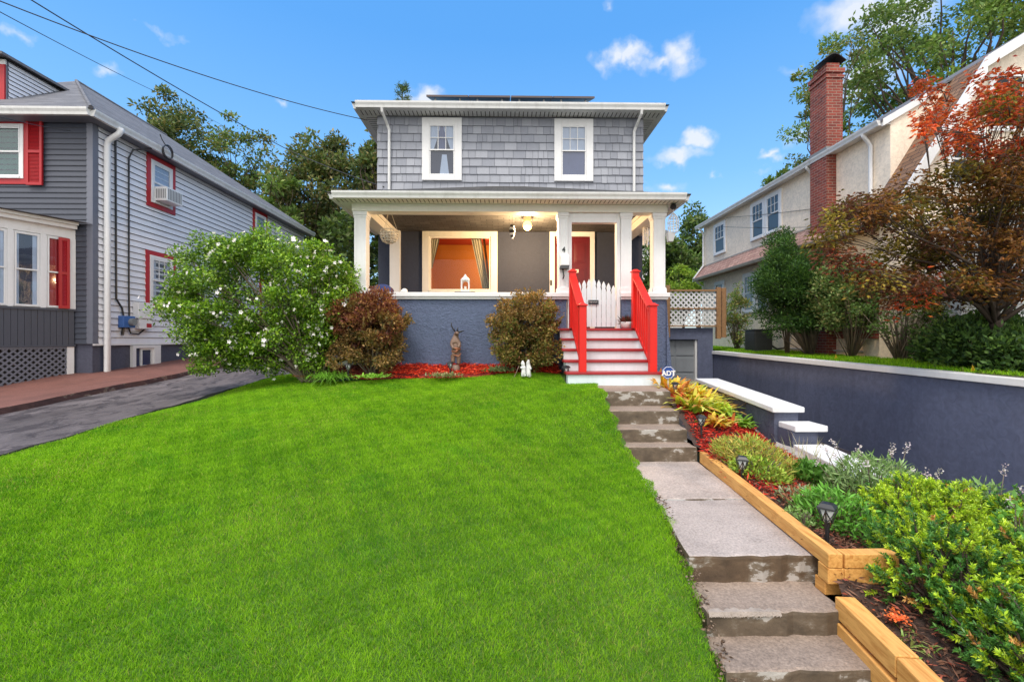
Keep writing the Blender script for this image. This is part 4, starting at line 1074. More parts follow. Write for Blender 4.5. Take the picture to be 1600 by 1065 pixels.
cq = MB(); cq.hexa([(3.57, 5.97, -.973), (4.0, 5.97, -.973), (4.0, 8.42, -.798), (3.57, 8.42, -.798), (3.57, 5.97, -.90), (4.0, 5.97, -.90), (4.0, 8.42, -.725), (3.57, 8.42, -.725)]); cq.build('wall_cap', m_white, lw, bevel=.012)
MB().box(3.67, 4.09, 5.66, 6.016, -1.168, -1.09).build('wall_cap', m_white, lw, bevel=.012)
MB().hexa([(3.64, 3.15, -1.617), (4.06, 3.15, -1.617), (4.06, 5.658, -1.403), (3.64, 5.658, -1.403), (3.64, 3.15, -1.53), (4.06, 3.15, -1.53), (4.06, 5.658, -1.318), (3.64, 5.658, -1.318)]).build('wall_cap', m_white, lw, bevel=.012)
sk = MB()
for i in range(24):
    y0, y1 = 5.05+3.3*i/24, 5.05+3.3*(i+1)/24
    h = lambda y: z_bed(3.58, y)+.075+.02*math.sin(y*7)
    xo = lambda y: 3.58+.012*math.sin(y*9)
    sk.poly([(xo(y0), y0, h(y0)-.15), (3.65, y0, h(y0)), (3.65, y1, h(y1)), (xo(y1), y1, h(y1)-.15)])
sk.build('wall_footing', M('pale_footing', (.6, .58, .55), .8, .2, 6), lw)
dw = thing('driveway_wall', 'long tall slate blue driveway wall with white cap', 'wall', (6.6, 8, -2.1))
def wtop(y): return -.354-.0165*(14-y)
MB().hexa([(6.50, 1.5, -2.15), (6.70, 1.5, -2.15), (6.70, 14.0, -2.15), (6.50, 14.0, -2.15), (6.50, 1.5, wtop(1.5)-.10), (6.70, 1.5, wtop(1.5)-.10), (6.70, 14, wtop(14)-.10), (6.50, 14, wtop(14)-.10)]).build('wall', m_drivewall, dw)
MB().hexa([(6.45, 1.5, wtop(1.5)-.099), (6.75, 1.5, wtop(1.5)-.099), (6.75, 14.0, wtop(14)-.099), (6.45, 14.0, wtop(14)-.099), (6.46, 1.5, wtop(1.5)), (6.75, 1.5, wtop(1.5)), (6.75, 14, wtop(14)), (6.46, 14, wtop(14))]).build('wall_cap', m_white, dw, bevel=.01)

# ------------------------------------------------------------------ garage under the deck, lattice fence
ga = thing('garage', 'slate blue garage with pale grey panelled door under the lattice deck', 'garage', (4.9, 14, -2.1))
gb = MB(); gb.box(6.02, 6.49, 14.0, 14.35, -2.15, .36); gb.box(3.36, 6.02, 14.0, 14.35, .0, .36); gb.box(3.36, 6.49, 14.35, 19, -2.15, .355)
gb.build('wall', m_drivewall, ga)
gd = MB(); gd.box(3.40, 6.0, 14.16, 14.22, -2.12, -.02)
for r_ in range(4):
    for c_ in range(4):
        x0 = 3.44+c_*.64; z0 = -2.08+r_*.515
        gd.box(x0+.03, x0+.61, 14.14, 14.161, z0+.03, z0+.485)
gd.build('garage_door', m_garage, ga, bevel=.01)
MB().box(5.95, 6.018, 14.05, 14.16, -2.12, .0).build('door_jamb', m_gutter, ga)
def lattice(b, x0, x1, z0, z1, y, pitch=.10, wd=.036, t=.008, F=None):
    """crossed diagonal laths clipped to a rectangle"""
    F = F or Fr((0, y, 0), (1, 0, 0), (0, -1, 0))
    def clip(p, q):
        (a, c), (d, e) = p, q; t0, t1 = 0., 1.; dx, dz = d-a, e-c
        for pp_, qq_ in ((-dx, a-x0), (dx, x1-a), (-dz, c-z0), (dz, z1-c)):
            if abs(pp_) < 1e-9:
                if qq_ < 0: return None
                continue
            r_ = qq_/pp_
            if pp_ < 0: t0 = max(t0, r_)
            else: t1 = min(t1, r_)
        return None if t1-t0 < .02 else ((a+dx*t0, c+dz*t0), (a+dx*t1, c+dz*t1))
    H = z1-z0; s2 = wd*.7071
    for sgn, n0 in ((1, 0.0), (-1, t)):
        k = x0-H-pitch
        while k < x1+H+pitch:
            sg = clip((k, z0), (k+sgn*H, z1))
            if sg:
                (a, c), (d, e) = sg
                b.poly([F.p(a-s2*.5, n0+t, c+sgn*s2*.5), F.p(a+s2*.5, n0+t, c-sgn*s2*.5), F.p(d+s2*.5, n0+t, e-sgn*s2*.5), F.p(d-s2*.5, n0+t, e+sgn*s2*.5)])
            k += pitch*1.414
lf = thing('lattice_fence', 'white lattice railing with brown cedar posts on the deck over the garage', 'fence', (5.8, 14, .36))
for x, z0, z1 in ((5.04, .06, 1.66), (6.62, .02, 1.60), (6.78, .06, 1.58)):
    MB().box(x-.065, x+.065, 13.86, 13.99, z0, z1).build('post', m_cedar, lf, bevel=.006)
for (x0, x1) in ((3.5, 4.975), (5.105, 6.555)):
    for (z0, z1) in ((.425, .925), (.965, 1.475)):
        b = MB(); lattice(b, x0, x1, z0, z1, 13.94, .115, .052); b.build('lattice_panel', m_white, lf)
rl = MB()
for (x0, x1) in ((3.4, 4.975), (5.105, 6.555), (6.685, 6.715)):
    for z0, z1 in ((.385, .425), (.925, .965), (1.475, 1.53)): rl.box(x0, x1, 13.89, 13.96, z0, z1)
rl.build('rail', m_cedar, lf, bevel=.004)

# ================================================================== LEFT HOUSE
LX, LY, LB = -9.15, 10.3, 21.0
lh = thing('house', 'dark grey clapboard house with red window trim and grey hip roof', 'house', (LX-3.5, LY, -.9))
FS = Fr((LX, 0, 0), (0, 1, 0), (1, 0, 0)); FF = Fr((0, LY, 0), (1, 0, 0), (0, -1, 0))
core = MB(); core.box(-16.3, LX-.0, LY, LB, -.1, 4.8); core.build('wall_core', m_greytrim, lh)
clap_wall(FS, LY+.12, LB, -.1, 4.80, .15, .030).build('side_wall', [m_sid_lit, m_gapshadow], lh)
clap_wall(FF, -16.3, LX-.10, -.1, 4.80).build('front_wall', [m_sid_shade, m_gapshadow], lh)
MB().box(LX-.115, LX+.022, LY-.022, LY+.12, -.1, 4.80).build('corner_board', m_greytrim, lh)
fo = MB(); fo.hexa([(-16.25, LY+.03, -1.4), (LX-.03, LY+.03, -1.4), (LX-.03, LB, -.9), (-16.25, LB, -.9), (-16.25, LY+.03, -.102), (LX-.03, LY+.03, -.102), (LX-.03, LB, -.102), (-16.25, LB, -.102)]); fo.build('foundation', m_found, lh)
MB().fbox(FS, LY, LB, .0, .03, -.14, -.1).build('water_table', m_white, lh)
e0x, e1x, e0y, e1y, e_z = -16.65, -8.88, 9.95, 21.4, 4.80
se = MB(); se.box(e0x, e1x, e0y, LY-.03, e_z, e_z+.03); se.box(LX+.02, e1x, LY-.03, e1y, e_z, e_z+.03); se.build('soffit', m_greytrim, lh)
lg = MB(); gutter(lg, ((e0x, e0y), (e1x, e0y)), (0, -1, 0), e_z-.0, .15, .11); gutter(lg, ((e1x, e0y), (e1x, e1y)), (1, 0, 0), e_z-.002, .15, .11)
lg.build('gutter', m_gutter, lh)
T = .70; hl = (e1x-e0x)/2; zr0 = e_z+.15; x0, x1, y0, y1 = e0x-.06, e1x+.06, e0y-.06, e1y; hl = (x1-x0)/2; cxl = (x0+x1)/2; tz_ = zr0+hl*T
lr_ = MB(); A, B_, C_, D_ = (x0, y0, zr0), (x1, y0, zr0), (x1, y1, zr0), (x0, y1, zr0); E, F2 = (cxl, y0+hl, tz_), (cxl, y1-hl, tz_)
lr_.poly([A, B_, E]); lr_.poly([B_, C_, F2, E]); lr_.poly([C_, D_, F2]); lr_.poly([D_, A, E, F2]); lr_.poly([A, D_, C_, B_])
lr_.build('roof', m_roof_l, lh)
rc = MB(); rc.tube([(x1, y0, zr0+.01), (cxl, y0+hl, tz_+.01)], .045, 6); rc.tube([E, F2], .045, 6); rc.build('ridge_cap', m_roof_l, lh, uv=True)
# dormer
dx1, dy0, dzb, dzt = -11.53, 10.77, 5.5, 6.47
dm = MB(); dm.box(-14.4, dx1, dy0, 12.2, 5.2, dzt)
dmo = dm.build('dormer', m_greytrim, lh)
clap_wall(Fr((dx1, 0, 0), (0, 1, 0), (1, 0, 0)), dy0+.03, 12.15, 5.45, dzt, .10).build('dormer_cladding', [m_sid_lit, m_gapshadow], dmo)
hx0, hx1, hy0, hzz = -14.6, dx1+.16, dy0-.25, dzt
dr_ = MB(); Ha, Hb = (hx0, hy0, hzz+.06), (hx1, hy0, hzz+.06); hc, hp = (hx0+hx1)/2, .85
E1, E2 = (hc, hy0+1.3, hzz+.06+hp), (hc, 13.5, hzz+.06+hp)
dr_.poly([Ha, Hb, E1]); dr_.poly([Hb, (hx1, 12.35, hzz+.06), E2, E1]); dr_.poly([(hx0, 12.35, hzz+.06), Ha, E1, E2])
dr_.poly([Ha, (hx0, 12.4, hzz+.05), (hx1, 12.4, hzz+.05), Hb]); dr_.box(hx0, hx1, hy0, hy0+.02, hzz-.0, hzz+.058); dr_.box(hx1-.02, hx1, hy0+.02, 12.3, hzz, hzz+.058)
dr_.build('dormer_roof', m_roof_l, dmo)
FD = Fr((0, dy0, 0), (1, 0, 0), (0, -1, 0))
t_ = MB(); t_.fbox(FD, -11.98, -11.55, 0, .03, 5.52, 6.36); t_.fbox(FD, -13.9, -11.55, 0, .028, 5.44, 5.52); t_.build('shutter', m_redtrim, dmo)
t_ = MB(); t_.fbox(FD, -14.4, -11.53, 0, .035, 6.36, 6.47); t_.build('frieze', m_white, dmo)
window(lh, FD, -12.75, -11.98, 5.53, 6.36, cas=.06, name='dormer_window', cur=None, muntin=None)
# front upper window with red trim and shutter
def shutter(F, u0, u1, v0, v1, mat, root):
    b = MB(); b.fbox(F, u0, u0+.05, 0, .04, v0, v1); b.fbox(F, u1-.05, u1, 0, .04, v0, v1)
    mid = (v0+v1)/2
    for a, c in ((v0, v0+.06), (mid-.03, mid+.03), (v1-.06, v1)): b.fbox(F, u0+.05, u1-.05, 0, .04, a, c)
    v = v0+.06
    while v < v1-.07:
        b.poly([F.p(u0+.05, .03, v), F.p(u1-.05, .03, v), F.p(u1-.05, .012, v+.03), F.p(u0+.05, .012, v+.03)]); v += .03
    return b.build('shutter', mat, root)
FF2 = Fr((0, LY-.015, 0), (1, 0, 0), (0, -1, 0)); FS2 = Fr((LX+.015, 0, 0), (0, 1, 0), (1, 0, 0))
def redwin(F, u0, u1, v0, v1, rim=.10, **k):
    b = MB(); b.fbox(F, u0-rim, u0, 0, .03, v0-rim, v1+rim); b.fbox(F, u1, u1+rim, 0, .03, v0-rim, v1+rim); b.fbox(F, u0, u1, 0, .03, v0-rim, v0); b.fbox(F, u0, u1, 0, .03, v1, v1+rim)
    wd = window(lh, F, u0, u1, v0, v1, **k); b.build('red_trim', m_redtrim, wd); return wd
redwin(FF2, -11.43, -10.61, 3.55, 4.76, .12, cas=.07, cur='green', muntin=None)
shutter(Fr((0, LY-.048, 0), (1, 0, 0), (0, -1, 0)), -10.52, -10.18, 3.40, 4.88, m_redtrim, lh)
shutter(Fr((0, LY-.048, 0), (1, 0, 0), (0, -1, 0)), -11.92, -11.56, 3.40, 4.88, m_redtrim, lh)
redwin(FS2, 11.92, 12.68, 3.55, 4.66, .12, cas=.08, cur='top', muntin=None)
redwin(FS2, 16.85, 17.6, 3.5, 4.66, .12, cas=.08, cur='white', muntin=None)
redwin(FS2, 11.88, 12.7, .92, 2.18, .11, cas=.08, cur='sides', muntin=(3, 2))
redwin(FS2, 17.3, 18.1, .92, 2.18, .11, cas=.08, cur='white', muntin=(3, 2))
# basement window in a white surround
wb = MB(); wb.fbox(FS, 11.34, 11.43, -.02, .06, -.78, -.15); wb.fbox(FS, 12.02, 12.24, -.02, .06, -.76, -.15); wb.fbox(FS, 11.43, 12.02, -.02, .06, -.22, -.15); wb.fbox(FS, 11.43, 12.02, -.02, .10, -.80, -.70)
wbo = wb.build('basement_window', m_white, lh)
MB().fbox(FS, 11.43, 12.02, -.028, -.012, -.70, -.22).build('pane', M('basement_glass', (.04, .05, .11), .08, .2), wbo)
s_ = MB(); s_.fbox(FS, 11.62, 11.66, -.01, .03, -.70, -.22); s_.fbox(FS, 11.97, 12.02, -.01, .03, -.70, -.22); s_.fbox(FS, 11.66, 11.97, -.01, .03, -.27, -.22); s_.fbox(FS, 11.66, 11.97, -.01, .03, -.70, -.65); s_.build('sash', m_white, wbo)
# downspout with round elbow
d_ = MB(); d_.tube([(-8.80, 10.62, 4.84), (-8.80, 10.62, 4.78), (-8.83, 10.60, 4.70), (-8.93, 10.58, 4.62), (-9.03, 10.57, 4.54), (-9.06, 10.57, 4.42), (-9.06, 10.57, 3), (-9.06, 10.57, -.74), (-9.04, 10.56, -.80), (-8.92, 10.52, -.83)], .065, 10)
d_.build('downspout', m_white, lh, smooth=True)
# bay sunroom at the front
pA = Vector((-9.55, 10.28)); pB = Vector((-10.63, 7.9)); u_ = (pB-pA).normalized(); nrm = Vector((-u_.y, u_.x)); 
if nrm.x < 0: nrm = -nrm
FB = Fr((pA.x, pA.y, 0), (u_.x, u_.y, 0), (nrm.x, nrm.y, 0)); LN = (pB-pA).length
back = Vector((-13.5, 10.28))
def bayprism(b, z0, z1, inset=0, ext=0):
    a = pA+nrm*ext-u_*0; c = pB+nrm*ext+u_*ext; e = Vector((-13.5, pB.y-ext)); f = Vector((-13.5, 10.28))
    return b.prism([(a.x, a.y, z0), (f.x, f.y, z0), (e.x, e.y, z0), (c.x, c.y, z0)], (0, 0, z1-z0))
bay = bayprism(MB(), -.12, 2.42).build('sunroom', m_white, lh)
b = MB()
k = 0.0
while k < LN-.02:
    b.fbox(FB, k+.004, min(k+.098, LN), .0, .035, -.12, .62); k += .10
b.fbox(FB, -.02, LN+.04, 0, .06, .62, .665); b.fbox(FB, -.02, LN+.04, 0, .05, -.16, -.12)
b.build('board_apron', m_sid_shade, bay)
b = MB(); b.fbox(FB, -.02, LN+.05, 0, .04, 2.22, 2.42); b.fbox(FB, -.02, .095, .0, .05, .667, 2.22); b.fbox(FB, .47, .56, 0, .045, .667, 2.22); b.fbox(FB, .97, 1.05, 0, .045, .667, 2.22); b.fbox(FB, 1.52, 1.62, 0, .045, .667, 2.22); b.fbox(FB, 2.1, 2.2, 0, .045, .667, 2.22); b.build('sunroom_frame', m_white, bay, bevel=.004)
FB2 = Fr((pA.x+nrm.x*.005, pA.y+nrm.y*.005, 0), FB.u, FB.n)
for (a, c, cu) in ((.13, .47, 'red'), (.56, .97, 'sides'), (1.05, 1.52, 'sides')):
    window(lh, FB2, a-.0, c, .68, 2.21, cas=.02, dep=.035, cur=cu, muntin=None, name='sunroom_window', frame_w=.03, sill=False)
shutter(Fr((pA.x+nrm.x*.06, pA.y+nrm.y*.06, 0), FB.u, FB.n), .10, .28, .67, 2.2, m_redtrim, lh)
b = MB(); bayprism(b, 2.42, 2.50, ext=.16); bayprism(b, 2.50, 2.56, ext=.22); b.build('sunroom_cornice', m_white, lh)
a = pA+nrm*.24; c = pB+nrm*.24+u_*.24
b = MB(); b.poly([(a.x+.2, 10.27, 2.565), (a.x-.6, 10.27, 2.60), (-13.5, 10.27, 2.60), (c.x-1.2, c.y+1.2, 2.60), (c.x, c.y, 2.565)][::-1]); b.poly([(c.x, c.y, 2.565), (c.x-1.2, c.y+1.2, 2.60), (-13.5, c.y+1.2, 2.60), (-13.5, c.y, 2.565)][::-1])
b.build('sunroom_roof', m_roof_l, lh)
b = MB(); lattice(b, .12, LN, -1.08, -.2, 0, .085, .036, .008, FB); b.fbox(FB, .12, LN, 0, .03, -.2, -.162); b.fbox(FB, .12, LN, 0, .03, -1.12, -1.07)
b.build('lattice_skirt', m_greytrim, lh)
MB().fbox(FB, -.0, .12, -.02, .03, -1.05, -.162).build('skirt_post', m_white, lh)
bayprism(MB(), -1.3, -.165, ext=-.12).build('skirt_backing', m_dark, lh)
# things fixed to the side wall
ac = thing('window_air_conditioner', 'white window air conditioner hanging out of the upper side window of the grey house', 'air conditioner', (LX+.15, 12.3, 3.62))
MB().fbox(FS, 12.02, 12.60, .05, .38, 3.62, 3.98).build('case', m_whitepl, ac, bevel=.01)
gr = MB()
for k in range(9): gr.fbox(FS, 12.06+k*.057, 12.06+k*.057+.03, .381, .386, 3.66, 3.94)
gr.build('grille', m_ac, ac)
v_ = MB()
for k in range(6): v_.box(LX+.10+k*.045, LX+.12+k*.045, 12.014, 12.019, 3.68, 3.92)
v_.build('side_vent', m_ac, ac)
mt = thing('electric_meter', 'blue electric meter box with round glass dial on the grey clapboard wall', 'meter', (LX, 11.05, .27))
MB().fbox(FS, 10.94, 11.28, .02, .16, .28, .56).build('meter_box', m_bluepl, mt, bevel=.01)
MB().tube([FS.p(11.15, .16, .42), FS.p(11.15, .25, .42)], .09, 14).build('dial', m_ac, mt)
wbx = thing('utility_box', 'tall white utility box with red label beside the blue meter', 'box', (LX, 11.6, .3))
MB().fbox(FS, 11.37, 11.83, .02, .17, .52, .92).build('upper_case', m_whitepl, wbx, bevel=.012)
MB().fbox(FS, 11.42, 11.83, .02, .15, .26, .51).build('lower_case', m_whitepl, wbx, bevel=.01)
MB().fbox(FS, 11.64, 11.80, .151, .154, .30, .40).build('red_label', m_redtrim, wbx)
cd = thing('conduit', 'dark electric conduit running up the grey clapboard wall to the eave', 'conduit', (LX, 10.9, 0))
b = MB(); b.tube([FS.p(11.05, .06, .56), FS.p(11.02, .05, .75), FS.p(10.86, .05, .95), FS.p(10.84, .05, 4.75)], .022, 6); b.tube([FS.p(11.22, .06, .56), FS.p(11.22, .05, 1.2), FS.p(11.22, .05, 4.40), FS.p(11.28, .1, 4.62), FS.p(11.6, .3, 4.80)], .02, 6)
b.tube([FS.p(11.2, .06, .28), FS.p(11.25, .07, .15), FS.p(11.5, .06, .13), FS.p(11.7, .06, .26)], .018, 6); b.tube([FS.p(11.05, .06, .28), FS.p(11.02, .06, .1)], .03, 6)
b.build('pipe', m_black, cd)
lp_ = thing('cable_loop', 'coiled black service cable looped at the eave of the grey house', 'cable', (-8.75, 11.9, 4.75))
b = MB()
for q_ in range(3):
    b.tube([(-8.72+.02*q_, 11.95+.17*math.cos(2*math.pi*k/18), 4.83+.17*math.sin(2*math.pi*k/18)+.01*q_) for k in range(19)], .010, 5)
b.tube([(-8.72, 11.9, 5.0), (-8.74, 11.8, 5.12), (-8.75, 11.75, 5.22)], .012, 5)
b.build('coil', m_black, lp_)

# ================================================================== RIGHT HOUSE
RX, RY, RB = 8.2, 9.5, 18.5
rh = thing('house', 'cream stucco gambrel house with white trim and brick chimney', 'house', (RX+3.7, RY, -.5))
wb_ = MB().box(RX, 15.6, RY, RB, -.6, 4.60); wb_.prism([(8.215, RY+.002, 4.5), (11.9, RY+.002, 4.5), (11.9, RY+.002, 6.9), (9.6, RY+.002, 5.52), (8.215, RY+.002, 4.72)], (0, .2, 0)); wb_.build('wall', m_cream_st, rh)
GY = 9.05; gam = [(7.60, 2.45), (9.55, 5.57), (11.9, 7.02), (14.25, 5.57), (16.2, 2.45)]
b = MB(); b.prism([(7.95, GY, -.6), (16, GY, -.6), (16, GY, 2.5), (14.2, GY, 5.45), (11.9, GY, 6.9), (9.6, GY, 5.45), (7.95, GY, 2.75)], (0, .44, 0)); b.build('gable_wall', m_cream_st, rh)
# roofs
ry0, ry1 = 8.85, 18.7
b = MB()
def slab2(b, p, q, ya, yb, th=.05, m=0):
    (x0, z0), (x1, z1) = p, q
    b.poly([(x0, ya, z0), (x0, yb, z0), (x1, yb, z1), (x1, ya, z1)][::-1] if x1 > x0 else [(x0, ya, z0), (x0, yb, z0), (x1, yb, z1), (x1, ya, z1)], m)
    b.poly([(x0, ya, z0-th), (x0, yb, z0-th), (x1, yb, z1-th), (x1, ya, z1-th)], m)
    b.poly([(x0, ya, z0-th), (x1, ya, z1-th), (x1, ya, z1), (x0, ya, z0)], m); b.poly([(x0, ya, z0-th), (x0, ya, z0), (x0, yb, z0), (x0, yb, z0-th)], m)
slab2(b, (9.55, 5.57), (11.9, 7.02), ry0, ry1); slab2(b, (14.25, 5.57), (11.9, 7.02), ry0, ry1)
slab2(b, (7.98, 4.64), (9.548, 5.566), RY-.05, ry1); slab2(b, (16.2, 2.45), (14.25, 5.57), ry0, ry1)
b.build('roof', m_roof_l, rh)
b = MB(); slab2(b, (7.60, 2.45), (9.545, 5.56), ry0, RY+.02, .06); b.build('lower_roof', m_roof_b, rh)
b = MB()
b.hexa([(7.78, RY+.02, 2.42), (8.21, RY+.02, 2.42), (8.21, RB, 2.42), (7.78, RB, 2.42), (7.80, RY+.02, 2.47), (8.21, RY+.02, 2.97), (8.21, RB, 2.97), (7.80, RB, 2.47)])
b.build('pent_roof', m_roof_r, rh)
b = MB(); gutter(b, ((7.80, RY+.02), (7.80, RB)), (-1, 0, 0), 2.38, .08, .07); b.box(8.185, 8.2, RY+.05, RB-.02, 2.972, 3.01); b.build('pent_gutter', M('tan_gutter', (.5, .43, .36), .4, .1, 2, dirt=.2), rh)
MB().prism([(7.75, RB+.0, 2.36), (8.19, RB+.0, 2.36), (8.19, RB, 3.02), (7.77, RB, 2.5)], (0, .06, 0)).build('pent_end', m_white, rh)
b = MB(); gutter(b, ((8.0, RY), (8.0, ry1)), (-1, 0, 0), 4.53, .12, .10); b.box(8.0, RX, RY, ry1, 4.56, 4.59); b.build('gutter', m_gutter, rh)
b = MB()
def rake(b, p, q, w=.2, y0=8.80, y1=8.848):
    (x0, z0), (x1, z1) = p, q
    b.prism([(x0, y0, z0-w), (x1, y0, z1-w), (x1, y0, z1+.02), (x0, y0, z0+.02)], (0, y1-y0, 0))
rake(b, (7.58, 2.45), (9.55, 5.57), .30); rake(b, (9.55, 5.58), (11.9, 7.03)); rake(b, (11.9, 7.03), (14.25, 5.58)); rake(b, (14.25, 5.57), (16.22, 2.45), .30)
b.build('rake_board', m_white, rh)
b = MB(); b.prism([(8.0, RY-.052, 4.50), (9.0, RY-.052, 5.09), (9.0, RY-.052, 5.24), (8.0, RY-.052, 4.65)], (0, .045, 0)); b.build('rake_board', m_white, rh)
FR = Fr((RX-.001, 0, 0), (0, 1, 0), (-1, 0, 0)); FG = Fr((0, GY, 0), (1, 0, 0), (0, -1, 0))
dk = M('window_dark_green', (.05, .06, .065), .5)
def rwin(F, u0, u1, v0, v1, **k): return window(rh, F, u0, u1, v0, v1, cas=.10, muntin=(3, 2), cur=None, back=m_inside, glass=m_glass_d, msash=k.pop('ms', m_white), **k)
rwin(FR, 16.62, 17.55, 3.22, 4.42)
rwin(FR, 13.25, 14.07, 3.22, 4.46); rwin(FR, 14.09, 14.91, 3.22, 4.46)
rwin(FR, 13.95, 14.62, .88, 2.22, cur2=None) if False else None
rwin(FR, 14.66, 15.4, .88, 2.22); rwin(FR, 13.9, 14.64, .88, 2.22)
rwin(FR, 16.7, 17.5, 1.2, 2.2)
rwin(FG, 9.82, 10.9, 4.2, 5.42); rwin(FG, 10.92, 12.0, 4.2, 5.42)
rwin(FG, 8.95, 9.75, 3.05, 4.25); rwin(FG, 10.4, 11.2, 2.6, 3.9)
# white enclosed front porch behind the maple
b = MB(); b.box(8.5, 15.5, 8.32, GY, .3, 2.25); fpo = b.build('front_porch', m_white, rh)
clap_wall(Fr((0, 8.32, 0), (1, 0, 0), (0, -1, 0)), 8.5, 15.5, .3, 2.25, .12).build('porch_cladding', [m_white, m_greytrim], fpo)
b = MB(); b.box(8.4, 15.6, 8.22, GY, 2.252, 2.34); b.build('porch_cornice', m_white, fpo)
b = MB(); b.box(8.5, 15.5, 8.34, GY-.002, -.6, .298); b.build('porch_base', m_cream_st, fpo)
for k in range(4): window(rh, Fr((0, 8.304, 0), (1, 0, 0), (0, -1, 0)), 9.0+k*1.05, 9.85+k*1.05, .95, 2.1, cas=.07, cur=None, muntin=(3, 2), name='porch_window')
b = MB(); b.box(8.10, 8.199, 9.52, 12.4, .02, .22); b.build('brick_band', m_brick, rh)
b = MB(); b.tube([FR.p(10.2, .05, .0-.28), FR.p(13, .05, -.26)], .03, 6); b.build('pipe', m_grey_pl, rh)
for y in (9.95, 11.82): MB().tube([(7.96, y, 4.56), (7.97, y, 4.50), (8.08, y, 4.38), (8.14, y, 4.28), (8.14, y, 3.0)], .04, 8).build('downspout', m_white, rh)
d_ = MB(); d_.tube([(7.96, 18.42, 4.56), (7.97, 18.42, 4.50), (8.08, 18.42, 4.38), (8.14, 18.42, 4.28), (8.14, 18.42, 3.0), (7.78, 18.46, 2.5), (7.95, 18.46, 2.3), (8.14, 18.46, 2.15), (8.14, 18.46, -.3)], .035, 8)
d_.build('downspout', m_white, rh)
# chimney
b = MB(); b.box(7.955, 8.36, 11.07, 11.67, -.6, 6.62); b.box(7.93, 8.385, 11.045, 11.695, 6.44, 6.51); b.box(7.92, 8.395, 11.035, 11.705, 6.57, 6.68); b.box(8.0, 8.32, 11.12, 11.62, 6.681, 6.84)
cho = b.build('chimney', m_brick, rh)
b = MB(); n = 8
for k in range(n):
    a0_, a1_ = k/n, (k+1)/n
    f = lambda a: (7.86+.56*a, 6.86+.16*math.sin(math.pi*a)**1.2)
    (x0, z0), (x1, z1) = f(a0_), f(a1_)
    b.hexa([(x0, 11.03, z0), (x1, 11.03, z1), (x1, 11.71, z1), (x0, 11.71, z0), (x0, 11.03, z0+.02), (x1, 11.03, z1+.02), (x1, 11.71, z1+.02), (x0, 11.71, z0+.02)])
b.build('chimney_cap', m_black, cho)
b = MB(); b.box(7.94, 8.40, 11.05, 11.70, 4.66, 4.74); b.build('flashing', m_ac, cho)
# condenser
cn = thing('air_conditioner', 'dark grey square air conditioning condenser on the grass beside the cream house', 'air conditioner', (7.52, 13.3, -.37))
b = MB(); b.box(7.27, 7.80, 13.05, 13.6, -.40, .26); b.build('case', m_acdark, cn, bevel=.03)
b = MB()
for k in range(16): b.box(7.262, 7.81, 13.042, 13.61, -.34+k*.034, -.34+k*.034+.010)
b.build('louver', M('condenser_louver', (.075, .08, .08), .5), cn)
b = MB(); b.box(7.255, 7.815, 13.035, 13.615, .261, .29); b.lathe((7.535, 13.325, .29), [(.2, 0), (.2, .012)], 16); b.build('top_cover', m_acdark, cn, bevel=.01)
b = MB(); b.tube([(7.80, 13.2, -.15), (7.95, 13.1, -.28), (8.05, 12.9, -.25), (8.12, 12.8, .1), (8.12, 12.8, .45)], .03, 6); b.build('hose', m_black, cn)
# ------------------------------------------------------------------ trees
def grow(base, height, r0, targets, bend=.15, seed=0, forks=None, sides=7, twig=.012):
    """tapered trunk with limbs reaching the leaf clusters"""
    rr = random.Random(seed); b = MB(); base = Vector(base); trunk = [base]
    n = 8
    for i in range(1, n+1):
        t = i/n; trunk.append(base+Vector((bend*height*.3*math.sin(t*2.3+seed), bend*height*.3*math.cos(t*1.9+seed*2)-bend*height*.3*math.cos(seed*2), height*t)))
    b.tube(trunk, [r0*(1-.94*i/n) for i in range(n+1)], sides)
    for tg in targets:
        tg = Vector(tg)
        hz = min(max((tg.z-base.z)*.55-(tg-base).xy.length*.15, height*.12), height*.95)
        k = hz/height*n; i = int(min(k, n-1)); p0 = trunk[i].lerp(trunk[i+1], k-i); rr0 = r0*(1-.94*k/n)*.5+.01
        mid = p0.lerp(tg, .5)+Vector((rr.uniform(-.08, .08), rr.uniform(-.08, .08), .10))*(tg-p0).length
        q = mid.lerp(tg, .5)+Vector((rr.uniform(-.06, .06), rr.uniform(-.06, .06), .02))*(tg-p0).length
        b.tube([p0, p0.lerp(mid, .5)+Vector((0, 0, .03)), mid, q, tg], [rr0, rr0*.75, rr0*.5, rr0*.3, twig], 5)
    return b
def clusters(c, r, n, seed, shell=.35, minz=None, lump=.25):
    g = np.random.default_rng(seed); out = []
    while len(out) < n:
        v = g.normal(size=3); v /= np.linalg.norm(v); k = shell+(1-shell)*g.random()**.5
        k *= 1+lump*(math.sin(v[0]*4+seed)+math.sin(v[2]*5+seed*2))*.5
        p = np.array(c)+v*np.array(r)*k
        if minz is not None and p[2] < minz: continue
        out.append(p)
    return np.array(out)
def crown(cl, rad, per, size, cols, squash=.7, up=.1, wratio=.5, seed=0, dark=.45, topc=None, mat=None):
    lv = Leaves()
    zs_ = cl[:, 2]; zlo, zhi = zs_.min(), zs_.max()
    for c in cl:
        r = rad*rng.uniform(.6, 1.3); n = int(per*rng.uniform(.6, 1.2))
        v = rnd_dirs(n); k = rng.random((n, 1))**.45
        pos = c+v*k*r*np.array([1, 1, squash])
        d = v*.6+rnd_dirs(n, up)
        col = pal(n, cols, .22)*rng.uniform(.75, 1.2)
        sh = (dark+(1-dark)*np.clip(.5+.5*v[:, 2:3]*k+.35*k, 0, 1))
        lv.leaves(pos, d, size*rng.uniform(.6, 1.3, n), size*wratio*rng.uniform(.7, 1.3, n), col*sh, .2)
    return lv
